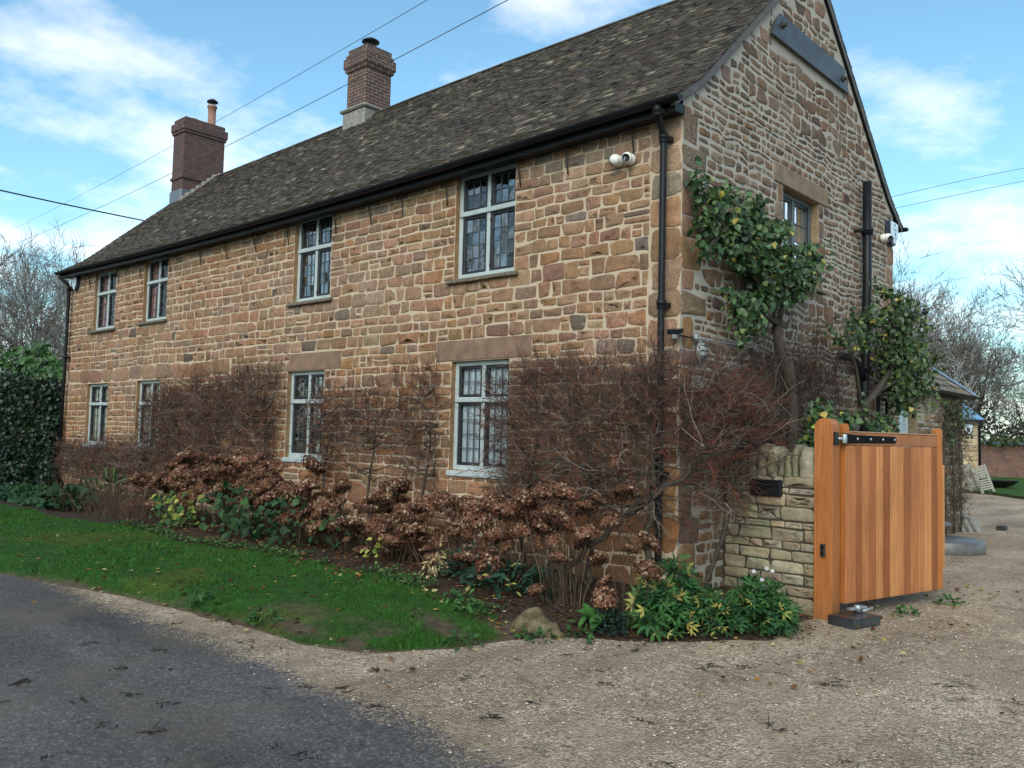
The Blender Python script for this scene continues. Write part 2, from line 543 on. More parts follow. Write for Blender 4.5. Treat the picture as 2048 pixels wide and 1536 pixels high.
LEAF = {
    'heart': (np.array([(0, 0, 0), (.36, .06, .05), (.5, .36, .07), (.3, .74, .03), (0, 1, -.08), (-.3, .74, .03), (-.5, .36, .07), (-.36, .06, .05), (0, .45, -.02)]),
              [np.array([(0, 1, 2, 8), (8, 2, 3, 4), (0, 8, 6, 7), (8, 4, 5, 6)])]),
    'simple': (np.array([(0, 0, 0), (.34, .5, .08), (0, 1, 0), (-.34, .5, .08)]), [np.array([(0, 1, 2), (0, 2, 3)])]),
    'lobed': (np.array([(0, 0, 0), (.22, .12, .02), (.62, .1, .0), (.5, .42, .05), (.62, .75, -.02), (.26, .68, .04), (0, 1.05, -.06), (-.26, .68, .04), (-.62, .75, -.02), (-.5, .42, .05), (-.62, .1, 0), (-.22, .12, .02), (0, .42, -.02)]),
              [np.array([(0, 1, 3, 12), (12, 3, 5, 6), (12, 6, 7, 9), (0, 12, 9, 11)]), np.array([(1, 2, 3), (3, 4, 5), (9, 7, 8), (11, 9, 10)])]),
    'tri': (np.array([(0, 0, 0), (.16, .30, .03), (.10, .62, .03), (.0, 1., -.06), (-.10, .62, .03), (-.16, .30, .03),
                       (.30, .10, .02), (.52, .26, .02), (.70, .62, -.05), (.40, .52, .03), (.20, .28, .02),
                       (-.30, .10, .02), (-.52, .26, .02), (-.70, .62, -.05), (-.40, .52, .03), (-.20, .28, .02)]),
            [np.array([(0, 1, 2, 5), (5, 2, 3, 4), (0, 6, 9, 10), (6, 7, 8, 9), (0, 15, 14, 11), (11, 14, 13, 12)])]),
    'quad': (np.array([(-.5, -.5, 0), (.5, -.5, .12), (.5, .5, -.06), (-.5, .5, .1)]), [np.array([(0, 1, 2), (0, 2, 3)])]),
    'blade': (np.array([(-.5, 0, 0), (.5, 0, 0), (0, 1, 0)]), [np.array([(0, 1, 2)])]),
}

def empty(name, loc, label, cat, group=None):
    o = bpy.data.objects.new(name, None)
    o.empty_display_size = .2
    o.location = loc
    COL.objects.link(o)
    return tag(o, label, cat, group)

def tag(o, label=None, cat=None, group=None, kind=None):
    if label: o['label'] = label
    if cat: o['category'] = cat
    if group: o['group'] = group
    if kind: o['kind'] = kind
    return o

def copy_tree(o, parent=None):
    c = o.copy()
    COL.objects.link(c)
    if parent is not None:
        c.parent = parent
    for ch in list(o.children):
        copy_tree(ch, c)
    return c

# cheap smooth 2-D value noise for shapes
_tab = np.random.default_rng(5).random((64, 64))
def vnoise(x, y):
    x, y = np.asarray(x, float), np.asarray(y, float)
    xi, yi = np.floor(x).astype(int), np.floor(y).astype(int)
    fx, fy = x - xi, y - yi
    fx, fy = fx * fx * (3 - 2 * fx), fy * fy * (3 - 2 * fy)
    g = lambda i, j: _tab[i % 64, j % 64]
    return (g(xi, yi) * (1 - fx) + g(xi + 1, yi) * fx) * (1 - fy) + (g(xi, yi + 1) * (1 - fx) + g(xi + 1, yi + 1) * fx) * fy
def fnoise(x, y):
    return vnoise(x, y) * .55 + vnoise(x * 2.1 + 9, y * 2.1 + 4) * .3 + vnoise(x * 4.3 + 3, y * 4.3 + 7) * .15 - .5
def sstep(a, b, x):
    t = np.clip((x - a) / (b - a), 0, 1)
    return t * t * (3 - 2 * t)
def pick(cols, n, rng=RNG, jit=.18):
    cols = np.asarray(cols, float)
    c = cols[rng.integers(0, len(cols), n)]
    return np.clip(c * (1 + rng.normal(0, jit, (n, 1))) * (1 + rng.normal(0, .04, (n, 3))), .004, 1)

# ================================================================= STONE WALLING
def stones(geo, fr, rects, cols, gap=.011, depth=.016, bulge=.006, jit=.10, sq=.30, mat=0, warp=None, rng=RNG, clip=None):
    r = np.asarray(rects, float)
    n = len(r)
    k = 16
    a = (np.arange(k) + .5) * 2 * math.pi / k
    cu, cv = (r[:, 0] + r[:, 1]) / 2, (r[:, 2] + r[:, 3]) / 2
    hu, hv = (r[:, 1] - r[:, 0]) / 2 - gap, (r[:, 3] - r[:, 2]) / 2 - gap
    e = np.clip(sq + rng.normal(0, .06, n), .14, .6)[:, None]
    c, s_ = np.cos(a)[None], np.sin(a)[None]
    ox = np.sign(c) * np.abs(c) ** e
    oy = np.sign(s_) * np.abs(s_) ** e
    # wobble of the outline, smaller than the joint
    w1 = rng.normal(0, 1, (n, k))
    w1 = (w1 + np.roll(w1, 1, 1) + np.roll(w1, -1, 1)) / 3
    mn = np.minimum(hu, hv)[:, None]
    w1 = w1 * np.clip(mn / .075, .15, 1)
    skx = rng.normal(0, jit * .35, (n, 1))
    sky = rng.normal(0, jit * .35, (n, 1))
    du = ox * hu[:, None] * (1 + skx * oy) + w1 * mn * jit * c
    dv = oy * hv[:, None] * (1 + sky * ox) + w1 * mn * jit * s_
    inset = np.minimum(.010, mn * .20)
    dep = np.clip(depth * (1 + rng.normal(0, .35, (n, 1))), depth * .3, depth * 2)
    tlt = np.clip(rng.normal(0, .22, (n, 1)) * ox + rng.normal(0, .22, (n, 1)) * oy, -.45, .45) + .12 * np.cos(2 * a[None] + rng.uniform(0, 6, (n, 1)))
    rings = []
    for sc, ins, w in ((1., 0., -.004), (1., .45, .62), (1., 1.5, 1.), (.55, 1.5, 1.)):
        fu = du * sc - np.sign(ox) * inset * ins * np.abs(c)
        fv = dv * sc - np.sign(oy) * inset * ins * np.abs(s_)
        if w < 0:
            ww = np.full((n, k), w)
        else:
            ww = dep * w + tlt * w * depth + (bulge if sc < 1 else 0)
        rings.append(np.stack([cu[:, None] + fu, cv[:, None] + fv, ww], 2))
    ctr = np.stack([cu, cv, dep[:, 0] + bulge * 1.2], 1)[:, None]
    v = np.concatenate(rings + [ctr], 1)
    if warp is not None:
        v = warp(v)
    nv = 4 * k + 1
    off = (np.arange(n) * nv)[:, None, None]
    i = np.arange(k)
    j = (i + 1) % k
    q = np.concatenate([np.stack([i + b, j + b, j + b + k, i + b + k], 1) for b in (0, k, 2 * k)])
    t = np.stack([i + 3 * k, j + 3 * k, np.full(k, 4 * k)], 1)
    geo.add(fr.pt(v.reshape(-1, 3)), [(q[None] + off).reshape(-1, 4), (t[None] + off).reshape(-1, 3)], mat, np.repeat(cols, nv, 0), True)

def courses(u0, u1, keys, openings, hr, wr, rng, split=.14, tall=.0):
    rects = []
    for a, b in zip(keys[:-1], keys[1:]):
        n = max(1, int(round((b - a) / rng.uniform(*hr))))
        hs = rng.uniform(hr[0], hr[1], n)
        edges = a + np.concatenate([[0], np.cumsum(hs)]) * (b - a) / hs.sum()
        for z0, z1 in zip(edges[:-1], edges[1:]):
            bl = sorted((o[0], o[1]) for o in openings if min(z1, o[3]) - max(z0, o[2]) > .02)
            free, x = [], u0
            for p, q in bl:
                if p > x:
                    free.append((x, p))
                x = max(x, q)
            if x < u1:
                free.append((x, u1))
            for p, q in free:
                h = z1 - z0
                x = p
                while x < q - 1e-6:
                    w = min(rng.uniform(*wr) * (.75 + h * 1.6), q - x)
                    if q - x - w < wr[0] * .6:
                        w = q - x
                        if w > wr[1] * 1.5:
                            w /= 2
                    if h > .15 and rng.random() < split:
                        zm = z0 + h * rng.uniform(.38, .62)
                        rects += [(x, x + w, z0, zm), (x, x + w, zm, z1)]
                    else:
                        rects.append((x, x + w, z0, z1))
                    x += w
    return rects

WARM = [(.252, .137, .077), (.235, .127, .073), (.268, .153, .092), (.218, .122, .075), (.25, .130, .067), (.228, .133, .084), (.198, .116, .076), (.276, .164, .101)]
DARKST = [(.12, .085, .065), (.15, .10, .075), (.16, .12, .10)]
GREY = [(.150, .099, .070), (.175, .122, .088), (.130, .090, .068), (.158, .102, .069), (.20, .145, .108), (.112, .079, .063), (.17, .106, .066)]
OLIVE = [(.25, .205, .135), (.29, .24, .165), (.215, .185, .13), (.31, .265, .19), (.24, .17, .105)]

LX, DY, EZ = -17.6, 6.78, 5.28
APY, APZ = 3.42, 8.58
# window openings on the road front: x0, x1, z0, z1, transom, kind
FW = [(-3.65, -2.52, 3.715, 5.205, 4.645, 'w1u'), (-7.655, -6.58, 3.73, 5.195, 4.635, 'w2u'),
      (-13.455, -12.345, 3.80, 5.18, 4.67, 'w3u'), (-16.105, -14.885, 3.78, 5.175, 4.665, 'w4u'),
      (-16.25, -15.03, 1.10, 2.525, 2.05, 'w4l'), (-13.56, -12.44, 1.12, 2.54, 2.05, 'w3l'),
      (-7.71, -6.64, 1.10, 2.56, 2.05, 'w2l'), (-3.645, -2.555, 1.07, 2.575, 2.045, 'w1l')]
FF = Frame((0, 0, 0), (1, 0, 0), (0, 0, 1), (0, -1, 0))
FG = Frame((0, 0, 0), (0, 1, 0), (0, 0, 1), (1, 0, 0))

def eave_sag(x):
    t = np.clip(np.asarray(x, float) / LX, 0, 1)
    return -.10 * np.sin(math.pi * t)
def ridge_dz(x):
    return np.interp(-np.asarray(x, float), [0, 2.4, 6, 8.8, 10.9, 14, 17.7], [.03, .05, .075, .06, .02, -.03, -.09])

house = empty('house', (0, 0, 0), 'long two storey brown stone house with dark tiled roof and leaded windows', 'house')

def wall_with_holes(geo, fr, u0, u1, v0, v1, holes, depth, mat=0, rmat=0, rcol=(1, 1, 1), topfn=None):
    us = sorted({u0, u1, *[h[0] for h in holes], *[h[1] for h in holes]})
    vs = sorted({v0, v1, *[h[2] for h in holes], *[h[3] for h in holes]})
    for a, b in zip(us[:-1], us[1:]):
        for c, d in zip(vs[:-1], vs[1:]):
            mu, mv = (a + b) / 2, (c + d) / 2
            if any(h[0] < mu < h[1] and h[2] < mv < h[3] for h in holes):
                continue
            geo.add(fr.pt([(a, c, 0), (b, c, 0), (b, d, 0), (a, d, 0)]), [(0, 1, 2, 3)], mat)
    for a, b, c, d in [h[:4] for h in holes]:
        g = lambda *p: geo.add(fr.pt(p), [(0, 1, 2, 3)], rmat, rcol)
        g((a, c, 0), (a, d, 0), (a, d, -depth), (a, c, -depth))
        g((b, d, 0), (b, c, 0), (b, c, -depth), (b, d, -depth))
        g((a, d, 0), (b, d, 0), (b, d, -depth), (a, d, -depth))
        g((b, c, 0), (a, c, 0), (a, c, -depth), (b, c, -depth))

# ---- road front wall
rg = np.random.default_rng(21)
LINT = [(-3.96, -2.175, 2.585, 2.865), (-7.655, -6.21, 2.57, 2.855)]
holes = [w[:4] for w in FW]
g = Geo()
wall_with_holes(g, FF, LX, 0, -.5, 5.32, holes, .26, 0, 1, (.27, .16, .085))
rects = courses(LX + .01, -.42, [-.35, 1.09, 2.555, 2.87, 3.72, 5.19], holes + LINT + [(-17.5, -9.6, 2.556, 2.869)], (.11, .222), (.13, .43), rg, .13)
# smooth flat stones over the two far lower windows
x = -17.45
while x < -9.75:
    w = rg.uniform(.5, .95)
    rects.append((x, min(x + w, -9.6), 2.56, 2.868)); x += w
rects = np.array(rects)
q = courses(-.42, -.0, [-.35, .3, .75, 1.1, 1.5, 1.9, 2.25, 2.6, 2.95, 3.25, 3.6, 3.95, 4.3, 4.6, 4.9, 5.19], [], (.25, .36), (.42, .43), rg, 0)
rects = np.concatenate([rects, np.array(q)])
cz = (rects[:, 2] + rects[:, 3]) / 2
cx = (rects[:, 0] + rects[:, 1]) / 2
cols = pick(WARM, len(rects), rg, .085)
dk = rg.random(len(rects)) < .035
cols[dk] = pick(DARKST, dk.sum(), rg, .15)
top = (cz > 4.85) & (rg.random(len(rects)) < .5)
cols[top] = pick(DARKST + GREY, top.sum(), rg, .12)
low = sstep(2.9, 1.0, cz)[:, None]
cols = cols * (1 - low) + cols * np.array([1.0, .86, .72]) * low        # richer ironstone lower down
pale = sstep(.02, .22, fnoise(cx * .5, cz * .8 + 5))[:, None] * .45
cols = cols * (1 - pale) + (cols * .6 + np.array([.12, .10, .085])) * pale
edge = lambda u, v: np.clip(np.min([np.maximum(np.maximum(h[0] - u, u - h[1]), np.maximum(h[2] - v, v - h[3])) for h in holes + LINT], 0) / .35, 0, 1)
def warpF(v):
    u, w = v[..., 0], v[..., 1]
    k = edge(u, w) * np.clip(-u / .5, 0, 1) * np.clip((5.1 - w) / .3, 0, 1)
    o = v.copy()
    o[..., 1] += .05 * fnoise(u * .55, w * 1.3) * k + .035 * fnoise(u * 2.2 + 8, w * 2.2) * k
    o[..., 0] += .05 * fnoise(u * 1.7 + 20, w * 1.9) * k
    return o
stones(g, FF, rects, cols, .0088, .0085, .002, .19, .28, 1, warpF, rg)
front_wall = g.build('front_wall', [M['mortar'], M['stone']], house)

# ---- gable wall facing the drive
g = Geo()
GH = [(2.55, 3.70, 3.76, 5.005)]
roofz = lambda y: APZ - .07 - .9 * np.abs(np.asarray(y, float) - APY)
us = [0, 2.55, APY, 3.70, DY]
for a, b in zip(us[:-1], us[1:]):
    inside = 2.5 < (a + b) / 2 < 3.71
    lo = [(-.5, 3.76), (5.005, None)] if inside else [(-.5, None)]
    for c, d in lo:
        if d is None:
            g.add(FG.pt([(a, c, 0), (b, c, 0), (b, roofz(b), 0), (a, roofz(a), 0)]), [(0, 1, 2, 3)], 0)
        else:
            g.add(FG.pt([(a, c, 0), (b, c, 0), (b, d, 0), (a, d, 0)]), [(0, 1, 2, 3)], 0)
for (a, b, c, d) in GH:
    for p in ([(a, c, 0), (a, d, 0), (a, d, -.26), (a, c, -.26)], [(b, d, 0), (b, c, 0), (b, c, -.26), (b, d, -.26)],
              [(a, d, 0), (b, d, 0), (b, d, -.26), (a, d, -.26)], [(b, c, 0), (a, c, 0), (a, c, -.26), (b, c, -.26)]):
        g.add(FG.pt(p), [(0, 1, 2, 3)], 1, (.27, .19, .12))
GB = [(2.25, 4.0, 5.006, 5.27), (2.22, 2.55, 3.76, 5.006), (3.70, 4.02, 3.76, 5.006), (2.2, 4.6, 6.88, 7.27), (4.57, 4.82, 5.22, 5.38)]
qs, zc = [], -.35
i = 0
while zc < 5.05:
    h = rg.uniform(.20, .40)
    qs.append((0.0, (rg.uniform(.42, .62) if i % 2 else rg.uniform(.26, .40)), zc, zc + h)); i += 1; zc += h
zc = -.35
while zc < 5.05:
    h = rg.uniform(.16, .34)
    qs.append((DY - (rg.uniform(.34, .46) if i % 2 else rg.uniform(.2, .3)), DY, zc, zc + h)); i += 1; zc += h
js = []
for side in (0, 1):
    zc = 3.76
    while zc < 4.92:
        h = min(rg.uniform(.14, .36), 5.0 - zc)
        if 5.0 - zc - h < .1: h = 5.0 - zc
        w_ = rg.uniform(.10, .30)
        js.append((2.55 - w_, 2.55, zc, zc + h) if side == 0 else (3.70, 3.70 + w_, zc, zc + h)); zc += h
GB = [(2.25, 4.0, 5.006, 5.27), (2.2, 4.6, 6.90, 7.26), (4.57, 4.82, 5.22, 5.38)]
rects = courses(.0, DY, list(np.arange(-.4, 8.7, .7)), GH + GB + [(q[0], q[1], q[2] + .03, q[3] - .03) for q in qs + js], (.085, .20), (.09, .37), rg, .28)
rects = [r for r in rects if (r[3] + r[2]) / 2 < min(roofz(r[0]), roofz(r[1])) - .03 - (r[3] - r[2]) / 2]
rects = np.array(rects)
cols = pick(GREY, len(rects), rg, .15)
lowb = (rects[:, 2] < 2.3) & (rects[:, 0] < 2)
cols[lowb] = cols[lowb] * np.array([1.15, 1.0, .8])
def warpG(v):
    u, w = v[..., 0], v[..., 1]
    k = np.clip((u - .6) / .3, 0, 1) * np.clip((DY - .4 - u) / .3, 0, 1)
    h = GH[0]
    d = np.maximum(np.maximum(2.25 - u, u - 4.0), np.maximum(h[2] - w, w - 5.27))
    k = k * np.clip(d / .3, 0, 1)
    o = v.copy()
    o[..., 1] += (.13 * fnoise(u * .9, w * 1.1 + 3) + .10 * fnoise(u * 3.1 + 8, w * 3) - .05 * (u - 3)  * 0) * k
    o[..., 0] += .12 * fnoise(u * 2.3 + 20, w * 2.6) * k
    return o
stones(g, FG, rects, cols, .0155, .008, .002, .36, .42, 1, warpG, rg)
# squared corner stones, warm coloured near the road, and jamb stones round the window
stones(g, FG, qs, pick(WARM[3:7] + GREY[:3], len(qs), rg, .07), .010, .010, .003, .16, .24, 1, None, rg)
stones(g, FG, js, pick(GREY[:4], len(js), rg, .1), .010, .009, .003, .18, .26, 1, None, rg)
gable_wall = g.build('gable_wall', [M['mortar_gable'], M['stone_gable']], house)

# ---- back and far end walls (plain walling)
g = Geo()
g.add([(LX, DY, -.5), (0, DY, -.5), (0, DY, 5.32), (LX, DY, 5.32)], [(3, 2, 1, 0)], 0)
g.add([(LX, 0, -.5), (LX, DY, -.5), (LX, DY, float(roofz(DY))), (LX, APY, APZ - .16), (LX, 0, float(roofz(0)))], [(0, 1, 2, 3, 4)[::-1]], 0)
r2 = np.array(courses(.1, DY - .1, list(np.arange(-.4, 5.3, .7)), [], (.12, .2), (.2, .5), rg))
stones(g, Frame((LX, DY, 0), (0, -1, 0), (0, 0, 1), (-1, 0, 0)), r2, pick(WARM, len(r2), rg), mat=1, rng=rg)
g.build('rear_wall', [M['mortar'], M['stone']], house)

# ---- lintels
for i, (a, b, c, d) in enumerate(LINT):
    gg = Geo()
    cuts = [a, a + (b - a) * .42, a + (b - a) * .57, b] if i == 0 else [a, a + (b - a) * .3, a + (b - a) * .52, a + (b - a) * .76, b]
    for p, q in zip(cuts[:-1], cuts[1:]):
        gg.bbox(p + .003, q - .003, c, d, -.1, .012 + .003 * rg.random(), .006, 0, fr=FF)
    gg.build('lintel', M['lintel'], house)
gg = Geo()
gg.bbox(2.27, 4.0, 5.008, 5.26, -.1, .024, .008, 0, fr=FG)
gg.build('lintel', M['lintel_gable'], house)

# ---- roof
PROF = np.array([(-.30, 5.305), (.32, 5.715), (APY, APZ)])
seg = np.linalg.norm(np.diff(PROF, axis=0), axis=1)
SL = seg.sum()
def roof_pt(x, s, h, back=False):
    """x along the house, s metres up the slope from the eave, h above the slope"""
    x, s, h = np.broadcast_arrays(np.asarray(x, float), s, h)
    y = np.interp(s, [0, seg[0], SL], PROF[:, 0])
    z = np.interp(s, [0, seg[0], SL], PROF[:, 1])
    over = np.maximum(s - SL, 0)
    n1 = norm(np.array([-(PROF[1, 1] - PROF[0, 1]), PROF[1, 0] - PROF[0, 0]]))
    n2 = norm(np.array([-(PROF[2, 1] - PROF[1, 1]), PROF[2, 0] - PROF[1, 0]]))
    w = sstep(seg[0] - .2, seg[0] + .2, s)
    ny, nz = n1[0] * (1 - w) + n2[0] * w, n1[1] * (1 - w) + n2[1] * w
    t = s / SL
    z = z + t * ridge_dz(x) + (1 - t) * eave_sag(x) + .035 * fnoise(x * .5 + (40 if back else 0), s * .6) * np.sin(np.clip(t, 0, 1) * math.pi)
    yy = y + ny * h
    zz = z + nz * h
    if back:
        yy = 2 * APY - yy
    return np.stack([x, yy, zz], -1)
def tiles(geo, x0, x1, rows, expo, tw, back, rng):
    X, S = [], []
    for r_ in range(rows):
        o = (r_ % 2) * .5 * tw + rng.uniform(-.02, .02)
        xs = np.arange(x0 - o, x1, tw)
        X.append(xs); S.append(np.full(len(xs), r_ * expo))
    X, S = np.concatenate(X), np.concatenate(S)
    a0 = np.clip(X + .002 + rng.normal(0, .002, len(X)), x0, x1)
    a1 = np.clip(X + tw - .003 + rng.normal(0, .002, len(X)), x0, x1)
    ok = a1 - a0 > .03
    a0, a1, S = a0[ok], a1[ok], S[ok]
    n = len(a0)
    s0 = S + rng.normal(0, .005, n)
    s1 = np.minimum(S + expo * 2.05, SL - .0)
    lift = .030 + np.abs(rng.normal(0, .004, n))
    tl = rng.normal(0, .004, n)
    th = .016
    v = np.stack([roof_pt(a0, s0, lift + tl, back), roof_pt(a1, s0, lift - tl, back), roof_pt(a1, s1, .012 + 0 * s1, back), roof_pt(a0, s1, .012 + 0 * s1, back),
                  roof_pt(a0, s0, lift + tl - th, back), roof_pt(a1, s0, lift - tl - th, back), roof_pt(a1, s1, -.004 + 0 * s1, back), roof_pt(a0, s1, -.004 + 0 * s1, back)], 1)
    f = np.array([(0, 1, 2, 3), (4, 5, 1, 0), (1, 5, 6, 2), (4, 0, 3, 7), (7, 6, 5, 4)])
    if back:
        f = f[:, ::-1]
    c = pick([(.056, .046, .037), (.066, .053, .041), (.047, .040, .034), (.076, .060, .044), (.056, .042, .033)], n, rng, .2)
    band = fnoise(a0 * .35, S * 1.2)
    li = rng.random(n) < (.06 + .10 * sstep(-.02, .2, band))
    c[li] = pick([(.12, .10, .072), (.145, .125, .09), (.10, .085, .062), (.18, .16, .115)], li.sum(), rng, .2)
    geo.add(v.reshape(-1, 3), [(f[None] + (np.arange(n) * 8)[:, None, None]).reshape(-1, 4)], 0, np.repeat(c, 8, 0))
g = Geo()
RX0, RX1 = LX - .10, .055
EXPO = .086
tiles(g, RX0, RX1, int(SL / EXPO) + 1, EXPO, .145, False, rg)
tiles(g, RX0, RX1, int(SL / EXPO) + 1, EXPO, .145, True, rg)
# closed deck under the tiles, added to stop light leaking in
xs = np.linspace(RX0 + .02, RX1 - .01, 40)
for back in (False, True):
    ss = np.array([0.03, seg[0], 1.8, 3.0, SL - .02])
    for hh, rev in ((-.006, False), (-.09, True)):
        P = roof_pt(xs[:, None], ss[None], hh, back)
        n0, n1_ = P.shape[:2]
        ii = (np.arange(n0 - 1)[:, None] * n1_ + np.arange(n1_ - 1)[None]).ravel()
        f = np.stack([ii, ii + n1_, ii + n1_ + 1, ii + 1], 1)
        if rev != back:
            f = f[:, ::-1]
        g.add(P.reshape(-1, 3), [f], 1, (.03, .027, .025))
roof = g.build('roof', [M['tile'], M['black']], house)
# ridge
g = Geo()
x = RX0
while x < RX1 - .05:
    L = min(.46, RX1 - x)
    for back in (False, True):
        pass
    a = np.linspace(-1.15, 1.15, 7)
    ring = []
    tz = rg.normal(0, .002)
    for xx in (x - .002, x + L + .002):
        zc = APZ + float(ridge_dz(xx)) + tz - .098
        ring.append(np.stack([np.full(7, xx), APY + np.sin(a) * .125, zc + np.cos(a) * .125], 1))
    v = np.concatenate(ring)
    i = np.arange(6)
    g.add(v, [np.stack([i, i + 7, i + 8, i + 1], 1)], 0, pick([(.07, .065, .055), (.075, .068, .055), (.065, .062, .055)], 1, rg, .05)[0])
    x += L
g.build('ridge_tile_run', M['tile'], roof)
# verge bands on both gables
for xx0, xx1 in ((.0, .050), (LX - .09, LX)):
    g = Geo()
    for back in (False, True):
        ss = np.array([.0, seg[0], 1.5, 2.8, SL])
        P = [roof_pt(np.full(5, xq), ss, hq, back) for xq in (xx0, xx1) for hq in (-.085, -.0)]
        v = np.concatenate(P)
        i = np.arange(4)
        f = [np.stack([i, i + 1, i + 6, i + 5], 1), np.stack([i + 10, i + 15, i + 16, i + 11], 1), np.stack([i + 5, i + 6, i + 16, i + 15], 1), np.stack([i, i + 10, i + 11, i + 1], 1)]
        g.add(v, f + [np.array([(0, 5, 15, 10)]), np.array([(4, 14, 19, 9)])], 0)
    g.build('verge', M['verge'], house)

# ---- gutters, soffit and downpipes
def gutter(xa, xb, y, zf, name='gutter'):
    g = Geo()
    n = 30
    xs = np.linspace(xa, xb, n)
    a = np.linspace(math.pi, 2 * math.pi, 9)
    rr = .062
    for rad, rev in ((rr, False), (rr - .006, True)):
        P = np.stack([np.repeat(xs[:, None], 9, 1), y + np.cos(a)[None] * rad + 0 * xs[:, None], zf(xs)[:, None] + np.sin(a)[None] * rad], -1)
        ii = (np.arange(n - 1)[:, None] * 9 + np.arange(8)[None]).ravel()
        f = np.stack([ii, ii + 9, ii + 10, ii + 1], 1)
        g.add(P.reshape(-1, 3), [f if rev else f[:, ::-1]], 0, smooth=True)
    for xe in (xa, xb):
        v = [(xe, y + math.cos(q) * rr, float(zf(xe)) + math.sin(q) * rr) for q in a]
        g.add(v, [np.arange(9)], 0)
    return g
zg = lambda x: 5.315 + eave_sag(x) * 1.0
g = gutter(LX - .12, .15, -.31, zg)
g.build('gutter', M['black'], house)
g = Geo()
xs = np.linspace(LX - .05, .04, 26)
for a, b in zip(xs[:-1], xs[1:]):
    za, zb = 5.30 + float(eave_sag(a)), 5.30 + float(eave_sag(b))
    v = []
    for xx, zz in ((a, za), (b, zb)):
        v += [(xx, -.225, zz), (xx, -.225, zz - .115), (xx, -.02, zz - .10), (xx, -.02, zz + .0)]
    g.add(v, [np.array([(0, 1, 5, 4), (1, 2, 6, 5), (3, 0, 4, 7), (2, 3, 7, 6)])], 0)
g.add([(.04, -.225, 5.30), (.04, -.225, 5.185), (.04, -.02, 5.20), (.04, -.02, 5.30)], [(0, 1, 2, 3)], 0)
g.build('shade_fascia', M['black'], house)  # board whose black also stands in for the eaves shadow band
gutter(LX - .12, .12, 2 * APY + .33, zg).build('gutter', M['black'], house)
for xx in (-.62, -1.62, -2.42, -3.78, -4.75, -5.55, -6.42, -7.8, -8.9, -9.9, -10.9, -12.2, -13.6, -14.7, -16.3):
    g = Geo()
    za = 5.22 + float(eave_sag(xx))
    t_ = np.linspace(0, 1, 8)
    tilt = RNG.uniform(-.03, .03)
    pts = np.stack([xx + tilt * t_, -.15 + .13 * t_ ** .55, za - .36 * t_ ** 1.3], 1)
    g.tube(pts, np.interp(t_, [0, 1], [.013, .009]), 5, 0)
    g.tube([(xx - .04, -.10, za - .06), (xx + .045, -.13, za - .045)], .008, 4, 0)
    g.build('gutter_stay', M['iron'], house)

def downpipe(pts, r, collars, name='downpipe'):
    g = Geo()
    g.tube(pts, r, 12, 0)
    for (x, y, z, rr) in collars:
        g.lathe([(rr * .98, -.05), (rr, -.045), (rr, .0), (rr * 1.12, .005), (rr * 1.12, .03), (rr, .035), (rr, .055), (rr * .9, .06)], (x, y, z), 12, mat=0)
        g.box(x + rr * .4, x + rr * .4 + .05, y, y + .1, z - .03, z + .02, 0)
    return g.build(name, M['black'], house)
downpipe([(-.135, -.31, 5.26), (-.135, -.305, 5.20), (-.14, -.27, 5.13), (-.165, -.16, 5.03), (-.178, -.115, 4.97), (-.178, -.11, 4.9), (-.178, -.11, 3), (-.17, -.11, .0), (-.17, -.11, -.2)], .038,
         [(-.178, -.11, 4.95, .052), (-.178, -.11, 3.07, .05), (-.135, -.31, 5.19, .05), (-.172, -.11, 1.2, .05)])
downpipe([(-17.52, -.31, 5.26), (-17.5, -.30, 5.18), (-17.42, -.17, 5.05), (-17.4, -.11, 4.95), (-17.4, -.11, 3), (-17.46, -.11, .0)], .04,
         [(-17.4, -.11, 4.9, .055), (-17.4, -.11, 3.2, .052)])
# soil pipe and waste pipes on the gable
g = Geo()
g.tube([(.13, 5.24, 5.66), (.13, 5.24, 4.0), (.12, 5.15, 2.2), (.12, 5.13, -.3)], .068, 14, 0)
for zz in (4.88, 2.72):
    g.lathe([(.07, -.06), (.088, -.055), (.088, 0), (.098, .005), (.098, .03), (.088, .035), (.088, .05), (.07, .055)], (.13 if zz > 4 else .12, 5.24 if zz > 4 else 5.17, zz), 14)
    g.box(.0, .13, 5.02, 5.12, zz - .03, zz + .0, 0)
g.tube([(.12, 5.15, 2.55), (.12, 4.95, 2.75), (.11, 4.72, 2.84), (.06, 4.5, 2.87), (-.02, 4.4, 2.87)], .055, 10, 0)
g.build('soil_pipe', M['black'], house)
for yy, zz in ((5.86, 2.36), (6.25, 2.3)):
    g = Geo()
    g.tube([(-.02, yy, zz), (.06, yy, zz), (.085, yy, zz - .05), (.085, yy, -.3)], .03, 10, 0)
    g.build('waste_pipe', M['black'], house)

